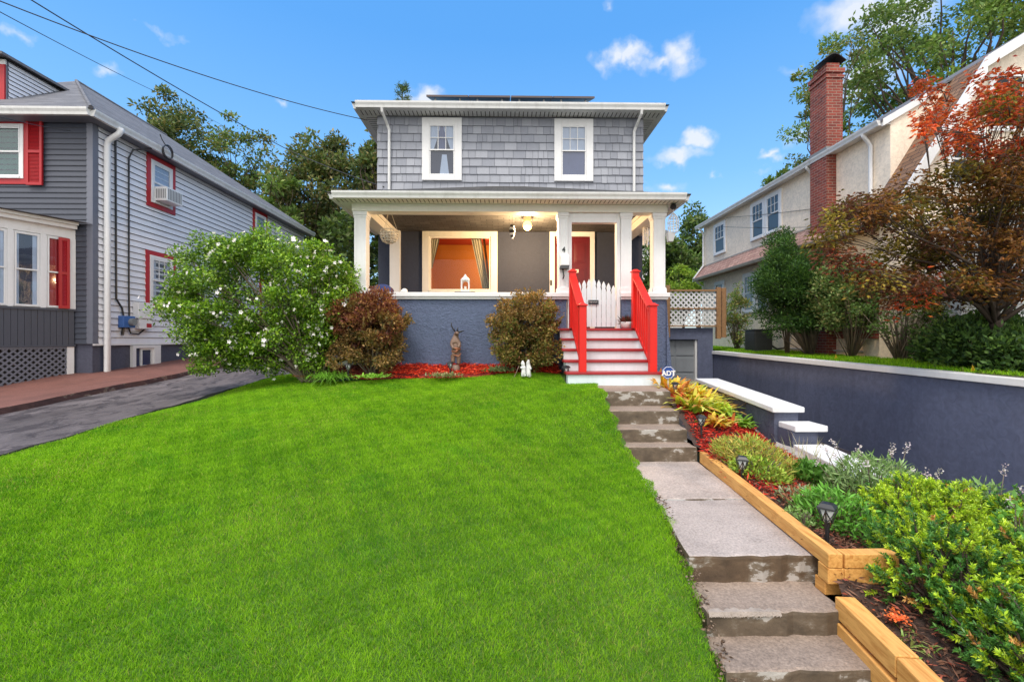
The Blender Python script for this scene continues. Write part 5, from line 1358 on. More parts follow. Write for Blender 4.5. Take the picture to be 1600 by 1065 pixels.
def tree(name, label, base, h, r0, c, r, ncl, rad, per, size, cols, seed, group=None, shell=.35, wr=.5, squash=.7, minz=None, bark=None, mat=None, limbs=40, cat='tree', lump=.25, bend=.12):
    t = thing(name, label, cat, base, group)
    cl = clusters(c, r, ncl, seed, shell, minz, lump)
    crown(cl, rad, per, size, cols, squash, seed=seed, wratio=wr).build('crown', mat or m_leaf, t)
    grow(base, h, r0, cl[:limbs], bend, seed).build('trunk', bark or m_bark, t, smooth=True)
    return t
G_DARK = [(.05, .085, .022), (.07, .11, .03), (.095, .12, .04), (.04, .065, .025)]
G_MID = [(.09, .155, .03), (.12, .19, .04), (.07, .12, .028), (.16, .20, .055)]
G_OLIVE = [(.10, .125, .035), (.14, .145, .045), (.075, .105, .03), (.18, .15, .055)]
G_BRIGHT = [(.18, .28, .03), (.25, .34, .04), (.13, .22, .03), (.30, .36, .06)]
def at(px, py, y): return P(px, py, y)
def ctree(name, label, px0, px1, py0, py1, y, zb, ncl, rad, per, size, cols, seed, **k):
    a, b = at(px0, py0, y), at(px1, py1, y)
    cx_, cz = (a[0]+b[0])/2, (a[2]+b[2])/2; rx_, rz_ = abs(b[0]-a[0])/2, abs(a[2]-b[2])/2
    dep = k.pop('dep', rx_)
    return tree(name, label, (cx_+k.pop('tx', 0), y, zb), cz-zb+rz_*.5, k.pop('r0', .25), (cx_, y, cz), (rx_, dep, rz_), ncl, rad, per, size, cols, seed, **k)
BG = 'trees behind the houses'
ctree('tree', 'broad dark green tree rising behind the grey clapboard house roof', 200, 340, 168, 350, 31, -.5, 95, .9, 200, .27, G_OLIVE+G_DARK, 1, group=BG, r0=.3, squash=.6)
ctree('tree', 'open branched tree right of the broad one, behind the grey roof ridge', 315, 405, 195, 360, 33, -.5, 52, .8, 150, .26, G_MID+G_OLIVE, 2, group=BG, r0=.25, shell=.5, squash=.55)
ctree('tree', 'thin sparse tree showing its bare trunk against the sky', 385, 442, 205, 350, 34, -.5, 12, .6, 60, .34, G_OLIVE, 3, group=BG, r0=.16, shell=.6)
ctree('tree', 'tall dark tree with bronze leaves standing between the two grey houses', 436, 570, 200, 420, 27, -.5, 125, .75, 200, .24, G_DARK+G_OLIVE+[(.09, .075, .03)], 4, group=BG, r0=.3, squash=.75)
ctree('tree', 'low leafy tree at the rear corner of the grey clapboard house', 402, 470, 280, 400, 24, -.5, 30, .6, 110, .28, G_MID, 5, group=BG, r0=.14)
ctree('tree', 'dark leafy tree filling the gap left of the grey shingled house', 500, 600, 290, 560, 21, -.5, 70, .65, 150, .26, G_DARK+G_DARK+G_MID, 6, group=BG, r0=.2)
ctree('tree', 'dark tree peeking out at the upper left wall edge of the shingled house', 564, 612, 192, 330, 23.5, -.5, 34, .5, 100, .28, G_DARK+G_OLIVE, 7, group=BG, r0=.2)
# pine showing above the roof
pb = at(628, 137, 25)
pt3 = thing('pine_tree', 'pine tree top showing above the left end of the house roof', 'tree', (pb[0], 25, -.5), BG)
lv = Leaves(); tr_ = MB(); tr_.tube([(pb[0], 25, -.5), (pb[0]+.1, 25, pb[2]-3), (pb[0], 25, pb[2])], [.3, .12, .02], 7)
for k in range(60):
    t = rng.random(); z = pb[2]-4.2*t; L = .25+1.0*t*rng.uniform(.6, 1.2); a = rng.uniform(0, 2*np.pi)
    e = Vector((pb[0]+L*math.cos(a), 25+L*math.sin(a), z+.15)); s0 = Vector((pb[0], 25, z)); tr_.tube([s0, e], [.03, .01], 4)
    n = 60; tt = rng.uniform(.3, 1.05, (n, 1)); pos = np.array(s0)+(np.array(e)-np.array(s0))*tt+rng.normal(0, .06, (n, 3))
    lv.leaves(pos, rnd_dirs(n, .5), .22, .03, pal(n, G_DARK, .3))
lv.build('crown', m_leaf, pt3); tr_.build('trunk', m_bark, pt3)
# right of the house
ctree('tree', 'dark green conifer beyond the lattice fence with a pointed top', 1062, 1112, 335, 470, 30, -.5, 60, .6, 130, .26, G_DARK+G_MID, 8, group=BG, r0=.2)
ctree('tree', 'round deep green tree beyond the lattice fence beside the shingled house', 1000, 1082, 368, 500, 26, -.5, 90, .65, 150, .26, G_DARK+G_MID, 9, group=BG, r0=.2)
ctree('shrub', 'bright yellow green bush behind the lattice fence', 1042, 1100, 415, 480, 20, -.4, 44, .32, 130, .13, G_BRIGHT, 10, r0=.08, cat='bush')
ctree('tree', 'large tall green tree towering behind the cream house and chimney', 1300, 1700, -60, 300, 22, -.4, 185, .75, 200, .22, G_MID+G_MID+[(.14, .19, .05)], 11, group=BG, r0=.4, shell=.25, squash=.5, limbs=80)
ctree('tree', 'loose branched tree with sparse leaves left of the brick chimney', 1236, 1345, 60, 330, 21, -.4, 46, .45, 90, .18, G_MID+G_OLIVE+[(.15, .18, .06)], 12, group=BG, r0=.2, shell=.45, squash=.5, limbs=52)
ctree('tree', 'small treetop just over the far end of the cream house roof', 1195, 1240, 262, 330, 25, -.4, 10, .4, 70, .24, G_MID, 13, group=BG, r0=.12)
# distant house glimpsed between the trees
hd = thing('house', 'distant pale grey roofed house glimpsed between trees beyond the lattice fence', 'house', at(1045, 400, 40)[:2]+(-.5,))
q = at(1045, 385, 40); x = q[0]; b = MB()
b.box(x-2.5, x+1.2, 40, 46, -.5, 8.3); b.build('wall', m_gutter, hd)
b = MB(); b.poly([(x-2.9, 39.6, 8.2), (x+1.6, 39.6, 8.2), (x+.9, 43, 10.4), (x-2.2, 43, 10.4)]); b.poly([(x+1.6, 39.6, 8.2), (x+1.6, 46, 8.2), (x+.9, 43, 10.4)]); b.build('roof', m_roof_l, hd)

# ------------------------------------------------------------------ shrubs along the houses
# white flowering shrub leaning over the driveway
sb_ = (-3.30, 8.05, -.68)
ws = thing('flowering_shrub', 'large green shrub covered in white blossoms leaning over the left driveway', 'shrub', sb_)
cl = []
g = np.random.default_rng(21)
while len(cl) < 300:
    v = g.normal(size=3); v /= np.linalg.norm(v); k = .45+.55*g.random()**.4
    p = np.array([-4.30, 8.15, .78])+v*np.array([1.72, 1.0, 1.12])*k
    if p[2] < -.55-(p[0]+3.3)*.10 and p[0] > -5: continue
    if -4.2 < p[0] < -3.55 and p[2] < -.1 and p[1] < 8.0: continue
    if p[2] < -.62: continue
    if p[0] < -5.4 and p[2] > 1.1-.8*(-5.4-p[0]): continue
    if p[0] < -5.88+.25*max(0, .3-p[2]): continue
    if p[2] > 1.65 and (p[0] < -4.7 or p[0] > -3.3): continue
    cl.append(p)
for _ in range(75):
    q_ = g.uniform(0, 1); cl.append(np.array([-3.28-.5*q_*g.uniform(-.6, 1.6), 8.2+g.normal()*.22, -.5+.75*q_]))
for _ in range(26): cl.append(np.array([-4.6+g.uniform(-.8, .8), 8.1+g.normal()*.3, -.25+g.uniform(-.25, .2)]))
cl = np.array(cl)
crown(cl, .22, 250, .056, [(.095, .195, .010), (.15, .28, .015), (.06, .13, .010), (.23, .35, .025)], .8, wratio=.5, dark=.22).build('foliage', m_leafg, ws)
b = MB(); rr = random.Random(4)
for p in cl[::3]:
    p = Vector(p); s0 = Vector(sb_)+Vector((rr.uniform(-.16, .16), rr.uniform(-.16, .16), -.05)); m1 = s0.lerp(p, .45)+Vector((0, 0, .12))
    b.tube([s0, s0.lerp(m1, .5)+Vector((rr.uniform(-.03, .03), 0, .03)), m1, p], [rr.uniform(.018, .032), .02, .013, .004], 5)
b.build('stem', m_barkg, ws, smooth=True)
bl = MB()
for k in range(5):
    a = 2*math.pi*k/5; c, s_ = math.cos(a), math.sin(a); w_ = .6
    c1, s1, c2, s2 = math.cos(a-w_), math.sin(a-w_), math.cos(a+w_), math.sin(a+w_)
    bl.poly([(0, 0, 0), (.030*c1, .030*s1, .012), (.048*c, .048*s_, .018), (.030*c2, .030*s2, .012)])
def const_foliage(name, col, trans=.25): 
    m = M(name, col, .7, .08, 6); return m
m_blos = const_foliage('white_blossom', (.82, .78, .76))
first = None; fl_stuff = Leaves(); npts = []
cand = cl[(cl[:, 1] < 8.5)]
for i in range(100):
    c = cand[rng.integers(len(cand))]; d = Vector((c[0]+4.3, (c[1]-8.2)*1.2-.5, c[2]-.6+.2)).normalized()
    p = Vector(c)+d*.2+Vector(rng.normal(0, .07, 3))
    if first is None: first = bl.build('blossom', m_blos, None); first.parent = ws; o = first
    else: o = first.copy(); COL.objects.link(o); o.parent = ws
    o.location = p-Vector(sb_); nd = (d+Vector((0, -.6, .15))+Vector(rng.normal(0, .3, 3)))
    o.rotation_euler = nd.to_track_quat('Z', 'Y').to_euler(); s_ = rng.uniform(.55, .95); o.scale = (s_, s_, s_)
n = 380; c = cand[rng.integers(0, len(cand), n)]
c = c+rng.normal(0, .09, (n, 3))+np.array([0, -.14, .06]); fs = Leaves()
for k in range(4): fs.leaves(c, rnd_dirs(n), .042, .036, pal(n, [(.8, .75, .74), (.85, .83, .8)], .08))
tag(fs.build('small_blossoms', m_blossom, ws), kind='stuff')

def ball_shrub(name, label, c, r, base, ncl, rad, per, size, cols, seed, cat='shrub', topc=None, flat=None, stems=18, wr=.5, boxy=0, mat=None, group=None, sq=.8, spray=0):
    t = thing(name, label, cat, base, group); g = np.random.default_rng(seed); cl = []
    while len(cl) < ncl:
        v = g.uniform(-1, 1, 3); 
        nrm = (np.abs(v)**(2+boxy)).sum()**(1/(2+boxy))
        if nrm > 1 or nrm < .35: continue
        cl.append(np.array(c)+v*np.array(r)*(1+.10*math.sin(v[0]*6+seed)+.08*math.sin(v[2]*7)))
    cl = np.array(cl)
    lv = Leaves()
    for p in cl:
        n = int(per*rng.uniform(.7, 1.2)); v = rnd_dirs(n); k = rng.random((n, 1))**.4
        pos = p+v*k*rad*np.array([1, 1, sq]); h = np.clip((p[2]-c[2])/r[2]*.5+.5, 0, 1)
        colset = cols if topc is None or rng.random() > h*1.1-.15 else topc
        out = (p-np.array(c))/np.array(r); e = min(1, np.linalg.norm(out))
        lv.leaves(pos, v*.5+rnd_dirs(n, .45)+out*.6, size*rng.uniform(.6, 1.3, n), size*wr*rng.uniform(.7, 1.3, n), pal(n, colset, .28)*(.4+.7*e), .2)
    for _ in range(spray):
        v = g.normal(size=3); v[2] = abs(v[2])*.9; v /= np.linalg.norm(v); e = np.array(c)+v*np.array(r)*g.uniform(.92, 1.02); dd = v*.6+np.array([0, 0, .6])+g.normal(0, .25, 3); dd /= np.linalg.norm(dd)
        n = 34; tt = rng.random((n, 1)); L_ = g.uniform(.1, .24); hh_ = (v[2] > .35 and topc is not None)
        lv.leaves(e+dd*L_*tt+rng.normal(0, .012, (n, 3)), rnd_dirs(n, .3)+dd*.8, size*rng.uniform(.5, 1., n), size*wr*.8, pal(n, topc if hh_ else cols, .3)*1.05, .2)
    lv.build('foliage', mat or m_leaf, t)
    b = MB(); rr = random.Random(seed)
    for p in cl[:stems]:
        s0 = Vector(base)+Vector((rr.uniform(-.06, .06), rr.uniform(-.06, .06), -.04)); p = Vector(p); m1 = s0.lerp(p, .5)+Vector((rr.uniform(-.06, .06), rr.uniform(-.06, .06), .03))
        b.tube([s0, m1, p], [rr.uniform(.012, .022), .011, .004], 5)
    b.build('stem', m_barkg, t, smooth=True); return t
BR = [(.12, .07, .025), (.17, .10, .035), (.09, .08, .025), (.22, .14, .05)]
BRT = [(.12, .035, .025), (.17, .065, .03), (.10, .035, .025), (.22, .11, .04)]
OL = [(.10, .095, .022), (.15, .125, .03), (.07, .09, .022), (.22, .16, .05), (.14, .065, .028)]
ball_shrub('barberry_shrub', 'rounded reddish brown shrub at the left end of the porch wall', (-2.32, 7.98, .14), (.60, .38, .60), (-2.3, 8.0, -.6), 190, .13, 110, .050, BR, 31, topc=BRT, boxy=2.0, wr=.6, spray=60)
ball_shrub('barberry_shrub', 'olive brown clipped shrub left of the red stair railing', (.40, 7.98, .13), (.53, .38, .60), (.4, 8.0, -.58), 185, .13, 110, .050, OL, 32, topc=BR, boxy=2.2, wr=.6, spray=60)
def tuft(name, label, base, n, L, w, cols, spread=.1, droop=.5, cat='plant', up=1.1, tip=None, group=None):
    t = thing(name, label, cat, base, group); lv = Leaves(); p = np.array(base)+rng.normal(0, spread, (n, 3))*np.array([1, 1, .05])
    c = pal(n, cols, .25)
    lv.blades(p, rnd_dirs(n)*np.array([1, 1, .2])+np.array([0, 0, up])*rng.uniform(.4, 1, (n, 1)), rng.uniform(.6, 1.1, n)*L, w, c, droop, None if tip is None else pal(n, tip, .2)); lv.build('leaves', m_leafg, t); return t
tuft('grass_clump', 'bright green tuft of long grass at the foot of the white blossom shrub', (-2.92, 7.75, -.64), 420, .42, .012, [(.11, .26, .02), (.16, .33, .04), (.08, .18, .02)], .13, .75)
tuft('leafy_plant', 'small light green plant at the edge of the mulch under the reddish shrub', (-2.15, 7.55, -.62), 160, .16, .03, [(.16, .32, .03), (.2, .36, .06)], .12, .5)
tuft('leafy_plant', 'low grey green clump at the front edge of the red mulch', (-1.0, 7.72, -.62), 240, .15, .02, [(.15, .17, .06), (.11, .14, .05), (.22, .16, .08)], .13, .4)
tuft('leafy_plant', 'pale green ground plant under the olive brown shrub', (-.05, 8.05, -.55), 200, .18, .03, [(.16, .20, .08), (.12, .16, .06), (.22, .24, .12)], .13, .4)

# garden figures
fg = thing('garden_statue', 'bronze brown deer figure standing upright in the red mulch by the porch wall', 'statue', (-.86, 8.24, -.56))
def skin(name, verts, edges, rad, mat, parent, sub=2, root=0):
    me = bpy.data.meshes.new(name); me.from_pydata([Vector(v)-origin(parent) for v in verts], edges, []); me.materials.append(mat)
    o = link(name, me, parent); sm = o.modifiers.new('skin', 'SKIN'); sm.use_smooth_shade = True
    for i, r in enumerate(rad):
        me.skin_vertices[0].data[i].radius = (r, r) if not hasattr(r, '__len__') else r
        me.skin_vertices[0].data[i].use_root = (i == root)
    s = o.modifiers.new('sub', 'SUBSURF'); s.levels = sub; s.render_levels = sub; return o
X, Yf = -.86, 8.24
V = [(X+.0, Yf, -.16), (X-.0, Yf, -.02), (X-.005, Yf-.01, .06), (X+.01, Yf-.02, .105), (X+.02, Yf-.07, .115), (X+.05, Yf-.115, .10),   # hips chest neck head muzzle
     (X-.05, Yf-.02, -.30), (X-.055, Yf-.03, -.44), (X+.05, Yf-.02, -.32), (X+.05, Yf-.03, -.46),
     (X-.085, Yf-.04, -.08), (X-.03, Yf-.10, -.17), (X+.075, Yf-.04, -.08), (X+.05, Yf-.11, -.15)]
Eg = [(0, 1), (1, 2), (2, 3), (3, 4), (4, 5), (0, 6), (6, 7), (0, 8), (8, 9), (1, 10), (10, 11), (1, 12), (12, 13)]
skin('body', V, Eg, [.075, .08, .045, .048, .035, .02, .045, .035, .042, .032, .032, .024, .032, .024], m_tan, fg)
an = MB(); an.tube([(X-.015, Yf-.02, .14), (X-.06, Yf, .20), (X-.085, Yf, .26), (X-.08, Yf, .31)], [.014, .013, .011, .005], 6); an.tube([(X-.07, Yf, .22), (X-.10, Yf, .24)], [.009, .004], 5)
an.tube([(X+.03, Yf-.02, .135), (X+.085, Yf, .14), (X+.15, Yf, .155)], [.016, .02, .005], 6); an.tube([(X+.02, Yf-.02, .15), (X+.035, Yf, .22)], [.016, .004], 6)
an.build('antler', m_black, fg, smooth=True)
lg_ = MB()
for k in range(5):
    a = rng.uniform(-.06, .06); z = rng.uniform(-.30, -.12); lg_.tube([(X-.085+a*.3, Yf-.05, z), (X+a, Yf-.10, z-.02+rng.uniform(-.06, .06)), (X+.085+a*.3, Yf-.06, z+rng.uniform(-.06, .1))], [.008, .014, .006], 5)
lg_.build('woven_branches', M('copper_branch', (.36, .14, .07), .55, .35, 9), fg, smooth=True)
MB().lathe((X, Yf-.02, -.60), [(.085, 0), (.075, .06), (.06, .14)], 12).build('base', m_tan, fg, smooth=True)
wf = thing('garden_figurine', 'small white pair of figurines beside the olive brown shrub', 'figurine', (.35, 7.55, -.62))
x, y = .35, 7.55
skin('figure', [(x-.02, y, -.56), (x-.02, y, -.46), (x-.03, y-.01, -.40), (x-.055, y-.03, -.385), (x-.035, y, -.35), (x-.045, y, -.62), (x+.0, y, -.62), (x-.075, y-.02, -.47)],
     [(0, 1), (1, 2), (2, 3), (2, 4), (0, 5), (0, 6), (1, 7)], [.04, .035, .03, .018, .012, .022, .022, .014], m_pot, wf)
skin('figure', [(x+.06, y+.01, -.55), (x+.06, y+.01, -.44), (x+.055, y, -.375), (x+.045, y-.03, -.37), (x+.07, y, -.335), (x+.045, y, -.62), (x+.09, y, -.63), (x+.105, y-.02, -.50)],
     [(0, 1), (1, 2), (2, 3), (2, 4), (0, 5), (0, 6), (1, 7)], [.042, .036, .032, .018, .012, .022, .024, .016], m_pot, wf)
MB().tube([(x-.10, y-.02, -.44), (x-.135, y-.06, -.53), (x-.18, y-.08, -.62)], .005, 5).build('stick', m_tan, wf)

# path lights
def path_light_proto():
    t = thing('path_light', '', 'path light', (0, 0, 0)); s_ = .038
    MB().lathe((0, 0, -.05), [(.012, 0), (.013, .12), (.017, .19)], 8).build('stake', m_black, t)
    c = MB()
    for k in range(4):
        a = math.pi/4+math.pi/2*k; a2 = a+math.pi/2; r1, r2 = .028, .058
        c.tube([(r1*math.cos(a), r1*math.sin(a), .14), (r2*math.cos(a), r2*math.sin(a), .235)], .005, 4)
        c.tube([(r1*math.cos(a), r1*math.sin(a), .142), (r2*math.cos(a2), r2*math.sin(a2), .233)], .004, 4); c.tube([(r1*math.cos(a2), r1*math.sin(a2), .142), (r2*math.cos(a), r2*math.sin(a), .233)], .004, 4)
    c.build('cage', m_black, t)
    MB().lathe((0, 0, .145), [(.022, 0), (.042, .085)], 10).build('lens', M('frosted_lens', (.62, .64, .62), .25, .06), t, smooth=True)
    MB().lathe((0, 0, .235), [(.075, 0), (.072, .012), (.045, .035), (.012, .042)], 4).build('cap', m_black, t)
    return t
p0 = path_light_proto()
PLS = [(2.17+.12, 3.18, -1.44, 1.05, 'black path light at the near timber corner beside the yew bush'), (2.37, 4.48, -1.43, 1.0, 'black path light behind the upper timber edging beside the red mulch'), (2.46, 5.62, -1.20, .95, 'black path light in the red mulch beside the concrete steps'),
       (2.56, 6.75, -.87, .85, 'black path light half hidden among the yellow strappy plants'), (1.02, 7.42, -.70, 1.0, 'black path light at the left foot of the porch stairs'), (-.93, 7.93, -.62, .85, 'black path light in front of the bronze statue'), (-2.62, 7.72, -.64, .9, 'black path light between the grass tuft and the reddish shrub')]
for i, (x, y, z, s_, lab) in enumerate(PLS):
    o = p0 if i == 0 else copy_tree(p0)
    o.location = (x, y, z); o.rotation_euler.z = .4*i; o.scale = (s_, s_, s_); tag(o, lab, 'path light', 'black solar path lights')
# yard sign
ys_ = thing('yard_sign', 'blue octagonal yard sign reading ADT among the yellow plants', 'sign', (2.62, 7.10, -.9))
sx0, sy0, sz0 = P(1044.5, 582, 7.1)
oct_ = [(sx0+.110*math.cos(math.pi/8+k*math.pi/4), sy0, sz0+.110*math.sin(math.pi/8+k*math.pi/4)) for k in range(8)]
MB().prism(oct_, (0, .012, 0)).build('sign_plate', m_signblue, ys_)
rim = MB(); oc2 = [Vector((sx0+.096*math.cos(math.pi/8+k*math.pi/4), sy0-.003, sz0+.096*math.sin(math.pi/8+k*math.pi/4))) for k in range(9)]
rim.tube(oc2, .0045, 4); rim.build('sign_border', m_whitepl, ys_)
text('ADT', .105, (sx0, sy0-.004, sz0-.012), m_whitepl, ys_, 'sign_text', ext=.002, bold=.004)
MB().box(sx0-.010, sx0+.010, sy0+.012, sy0+.026, -1.0, sz0+.05).build('stake', m_grey_pl, ys_)

# strappy yellow plants by the stairs
YG = [(.44, .44, .02), (.52, .44, .025), (.28, .38, .02), (.55, .50, .04)]; YT = [(.55, .50, .05), (.60, .25, .03), (.45, .12, .03), (.52, .5, .10)]
RD = [(.35, .12, .03), (.42, .24, .04), (.22, .10, .03)]
GR = [(.08, .20, .02), (.14, .28, .03), (.22, .34, .04)]
spots = [(2.60, 6.88, RD, YT, .36, 'bronze and orange strappy plant in front of the blue yard sign'), (2.80, 7.28, YG, YT, .40, 'tall yellow strappy plant behind the blue yard sign'), (2.60, 7.45, YG, YT, .40, 'yellow strappy plant pressed against the right stair post'),
         (3.02, 7.0, YG, YG, .38, 'dense yellow strappy plant right of the yard sign'), (2.98, 7.45, YG, YT, .36, 'yellow plant below the garage door'), (3.25, 6.9, YG, RD, .32, 'yellow and bronze plant near the white capped wall'),
         (3.05, 6.55, GR, YG, .30, 'green centred yellow plant in the middle of the strappy group'), (2.62, 6.25, GR, YT, .36, 'green and yellow strappy plant beside the second concrete step'), (3.36, 6.5, GR, GR, .26, 'dark green strappy plant against the garden wall'),
         (2.80, 5.98, RD, YT, .22, 'small orange tipped plant at the top edge of the red mulch'), (3.30, 7.4, YG, RD, .30, 'yellow orange plant beside the far end of the white wall cap'), (2.78, 6.62, YG, RD, .30, 'yellow orange plant behind the first concrete step')]
spots += [(2.72, 7.30, YG, YT, .42, 'tall bright yellow clump rising behind the top edge of the yard sign'), (2.86, 7.05, YG, YG, .40, 'bright yellow clump right beside the yard sign'), (3.10, 7.25, YG, YT, .38, 'full yellow clump under the right side of the garage door'), (2.88, 6.80, YG, YT, .36, 'yellow clump below the yard sign'), (3.12, 6.75, YG, GR, .34, 'yellow and green clump between the sign and the white wall cap')]
for x, y, c1, c2, L, lab in spots: tuft('strappy_plant', lab, (x, y, z_bed(x, y)-.01), 90, L*1.5, .06, c1, .08, .45, 'plant', 1.25, c2, 'yellow strappy plants')
# bed perennials
def peren(name, label, x, y, r, h, cols, n=900, size=.05, wr=.35, flower=None, cat='plant', seed=0, spikes=0, ht=None):
    z = z_bed(x, y); t = thing(name, label, cat, (x, y, z)); lv = Leaves(); a = rng.uniform(0, 2*np.pi, n); q = r*np.sqrt(rng.random(n)); k = rng.random(n)**.7
    top = h*(1-(q/r)**2*.6)
    zb_ = np.array([z_bed(x+qq*math.cos(aa), y+qq*math.sin(aa)) for qq, aa in zip(q, a)])
    pos = np.stack([x+q*np.cos(a), y+q*np.sin(a), zb_+k*top], 1); out = np.stack([np.cos(a)*.5, np.sin(a)*.5, np.full(n, .5)], 1)
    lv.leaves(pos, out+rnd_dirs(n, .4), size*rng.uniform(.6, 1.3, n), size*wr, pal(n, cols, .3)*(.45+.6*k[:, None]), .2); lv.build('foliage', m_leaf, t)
    b = MB(); rr = random.Random(seed+int(x*100))
    for _ in range(14):
        aa, qq = rr.uniform(0, 6.28), r*rr.random()**.5*.8; b.tube([(x+qq*.3*math.cos(aa), y+qq*.3*math.sin(aa), z-.02), (x+qq*math.cos(aa), y+qq*math.sin(aa), z+h*.8)], .004, 4)
    if spikes:
        fl = Leaves()
        for _ in range(spikes):
            aa, qq = rr.uniform(0, 6.28), r*rr.random()**.5; hh_ = (ht or h*1.5)*rr.uniform(.75, 1.15)
            e = Vector((x+qq*1.25*math.cos(aa), y+qq*1.25*math.sin(aa), z+hh_)); b.tube([(x+qq*.5*math.cos(aa), y+qq*.5*math.sin(aa), z), e], .004, 4)
            m = 26; kk = rng.random((m, 1)); pos = np.array(e)+np.array([[.05*math.cos(aa), .05*math.sin(aa), .08]])*kk+rng.normal(0, .012, (m, 3)); fl.leaves(pos, rnd_dirs(m, .3), .022, .016, pal(m, flower, .15))
        fl.build('blossom', m_blossom, t)
    b.build('stem', m_barkg, t); return t
YGN = [(.26, .30, .05), (.34, .34, .07), (.18, .25, .04), (.40, .30, .08)]
peren('leafy_plant', 'yellow green feathery plant in the red mulch beside the upper timber', 2.78, 5.02, .42, .34, YGN, 1900, .085, .16)
peren('leafy_plant', 'low fresh green plant between the path lights behind the timber edging', 2.62, 4.62, .28, .2, G_BRIGHT, 900, .05, .4)
peren('leafy_plant', 'dark green broad leaved plant at the foot of the stepped wall', 3.30, 4.75, .22, .2, [(.06, .15, .02), (.09, .2, .03)], 500, .08, .5)
peren('leafy_plant', 'silvery trailing plant spreading over the red mulch', 2.72, 4.0, .26, .12, [(.25, .30, .18), (.2, .24, .1), (.3, .12, .06)], 600, .05, .35)
peren('leafy_plant', 'bright green bushy plant above the near path light', 2.72, 3.62, .32, .3, [(.10, .26, .03), (.14, .32, .05), (.08, .18, .03)], 1600, .06, .3)
peren('leafy_plant', 'small pale green sprout beside the near path light', 2.32, 3.55, .12, .14, [(.2, .3, .1), (.14, .24, .06)], 220, .04, .4)
peren('flowering_plant', 'tall pale green plant with whitish flower spikes by the stepped wall', 3.55, 4.25, .42, .50, [(.16, .24, .09), (.12, .20, .06), (.22, .30, .13)], 2200, .075, .22, [(.62, .52, .56), (.72, .66, .66)], spikes=13, ht=.46)
peren('flowering_plant', 'pale flower spikes standing behind the yew in front of the driveway wall', 4.1, 3.75, .4, .4, [(.14, .24, .07), (.12, .20, .06), (.2, .30, .1)], 1400, .07, .25, [(.66, .52, .58), (.72, .66, .66)], spikes=7, ht=.36)
tuft('ornamental_grass', 'thin dry grass stalks against the low garden wall', (3.42, 5.15, -1.5), 60, .5, .006, [(.35, .3, .18), (.28, .3, .12)], .12, .15, up=2.2)
tuft('grass_clump', 'small grass clump with orange tips at the bottom of the bed', (2.34, 2.55, -1.72), 90, .14, .012, [(.16, .26, .05), (.3, .3, .1)], .05, .5)
# orange flower by the lower timber
fo_ = tuft('flower', 'small orange red flower beside the lower timber edging', (2.30, 2.62, -1.62), 110, .024, .012, [(.50, .10, .03), (.7, .16, .04)], .03, .3, 'flower', .5)
for o in fo_.children: o.name = 'blossom'
# yews
def yew(label, x, y, z, r, h, seed, tipf=.5):
    t = thing('yew_shrub', label, 'shrub', (x, y, z), 'yew shrubs beside the path'); g = np.random.default_rng(seed); lv = Leaves(); b = MB(); rr = random.Random(seed)
    for k in range(int(640*r/.45)):
        v = g.normal(size=3); v[2] = abs(v[2])*.9+.05; v /= np.linalg.norm(v); kk = .62+.38*g.random()
        e = np.array([x, y, z+.10])+v*np.array([r, r, h])*kk*(1+.15*math.sin(v[0]*5+seed)+.12*math.sin(v[1]*7+v[2]*4))
        d = v*.8+np.array([0, 0, .35])+g.normal(0, .35, 3); d /= np.linalg.norm(d)
        L = .085*g.uniform(.7, 1.3); n = 46; tt = g.random((n, 1)); axis = e+d*tt*L
        a = g.normal(size=(n, 3)); a -= (a@d)[:, None]*d; a /= np.linalg.norm(a, axis=1, keepdims=True)+1e-9
        young = g.random() < tipf*(.55+.9*kk*max(v[2], 0.1)); 
        cs = [(.30, .42, .02), (.40, .50, .03), (.22, .34, .02)] if young else [(.04, .12, .022), (.06, .17, .03), (.09, .21, .03)]
        if g.random() < .03: cs = [(.36, .18, .05), (.42, .24, .06)]
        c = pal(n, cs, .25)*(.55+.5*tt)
        lv.leaves(axis, a*.9+d*.75, .027*g.uniform(.7, 1.2, n), .009, c, .1)
        if k % 6 == 0:
            s0 = Vector((x+g.normal(0, .05), y+g.normal(0, .05), z)); ee = Vector(e); m1 = s0.lerp(ee, .5)+Vector((g.normal(0, .03), g.normal(0, .03), -.02)); b.tube([s0, m1, ee, ee+Vector(d)*L], [.012, .009, .005, .002], 5)
    lv.build('foliage', m_leafg, t); b.build('stem', m_bark, t); return t
for i, (x, y, r, h, lab, tf) in enumerate(((3.30, 3.55, .42, .36, 'yellow green yew shrub nearest the white flower spikes', .75), (3.95, 3.15, .48, .40, 'yew shrub in front of the driveway wall at the right edge', .6),
                          (2.74, 2.78, .42, .42, 'dark green yew shrub beside the stepped timber corner', .4), (3.45, 2.65, .45, .42, 'yew shrub with bright lime tips at the right edge of the bed', .5),
                          (2.72, 2.20, .38, .36, 'dark drooping yew shrub nearest the camera beside the lower timber', .35), (3.75, 3.75, .4, .34, 'bright yew shrub behind the others under the driveway wall', .7))):
    yew(lab, x, y, z_bed(min(x, 3.6), y)-.03, r, h, 50+i, tf)
peren('leafy_plant', 'light green leafy weed growing through the yew shrubs', 3.55, 3.05, .18, .62, [(.16, .34, .06), (.2, .4, .1)], 260, .06, .5)

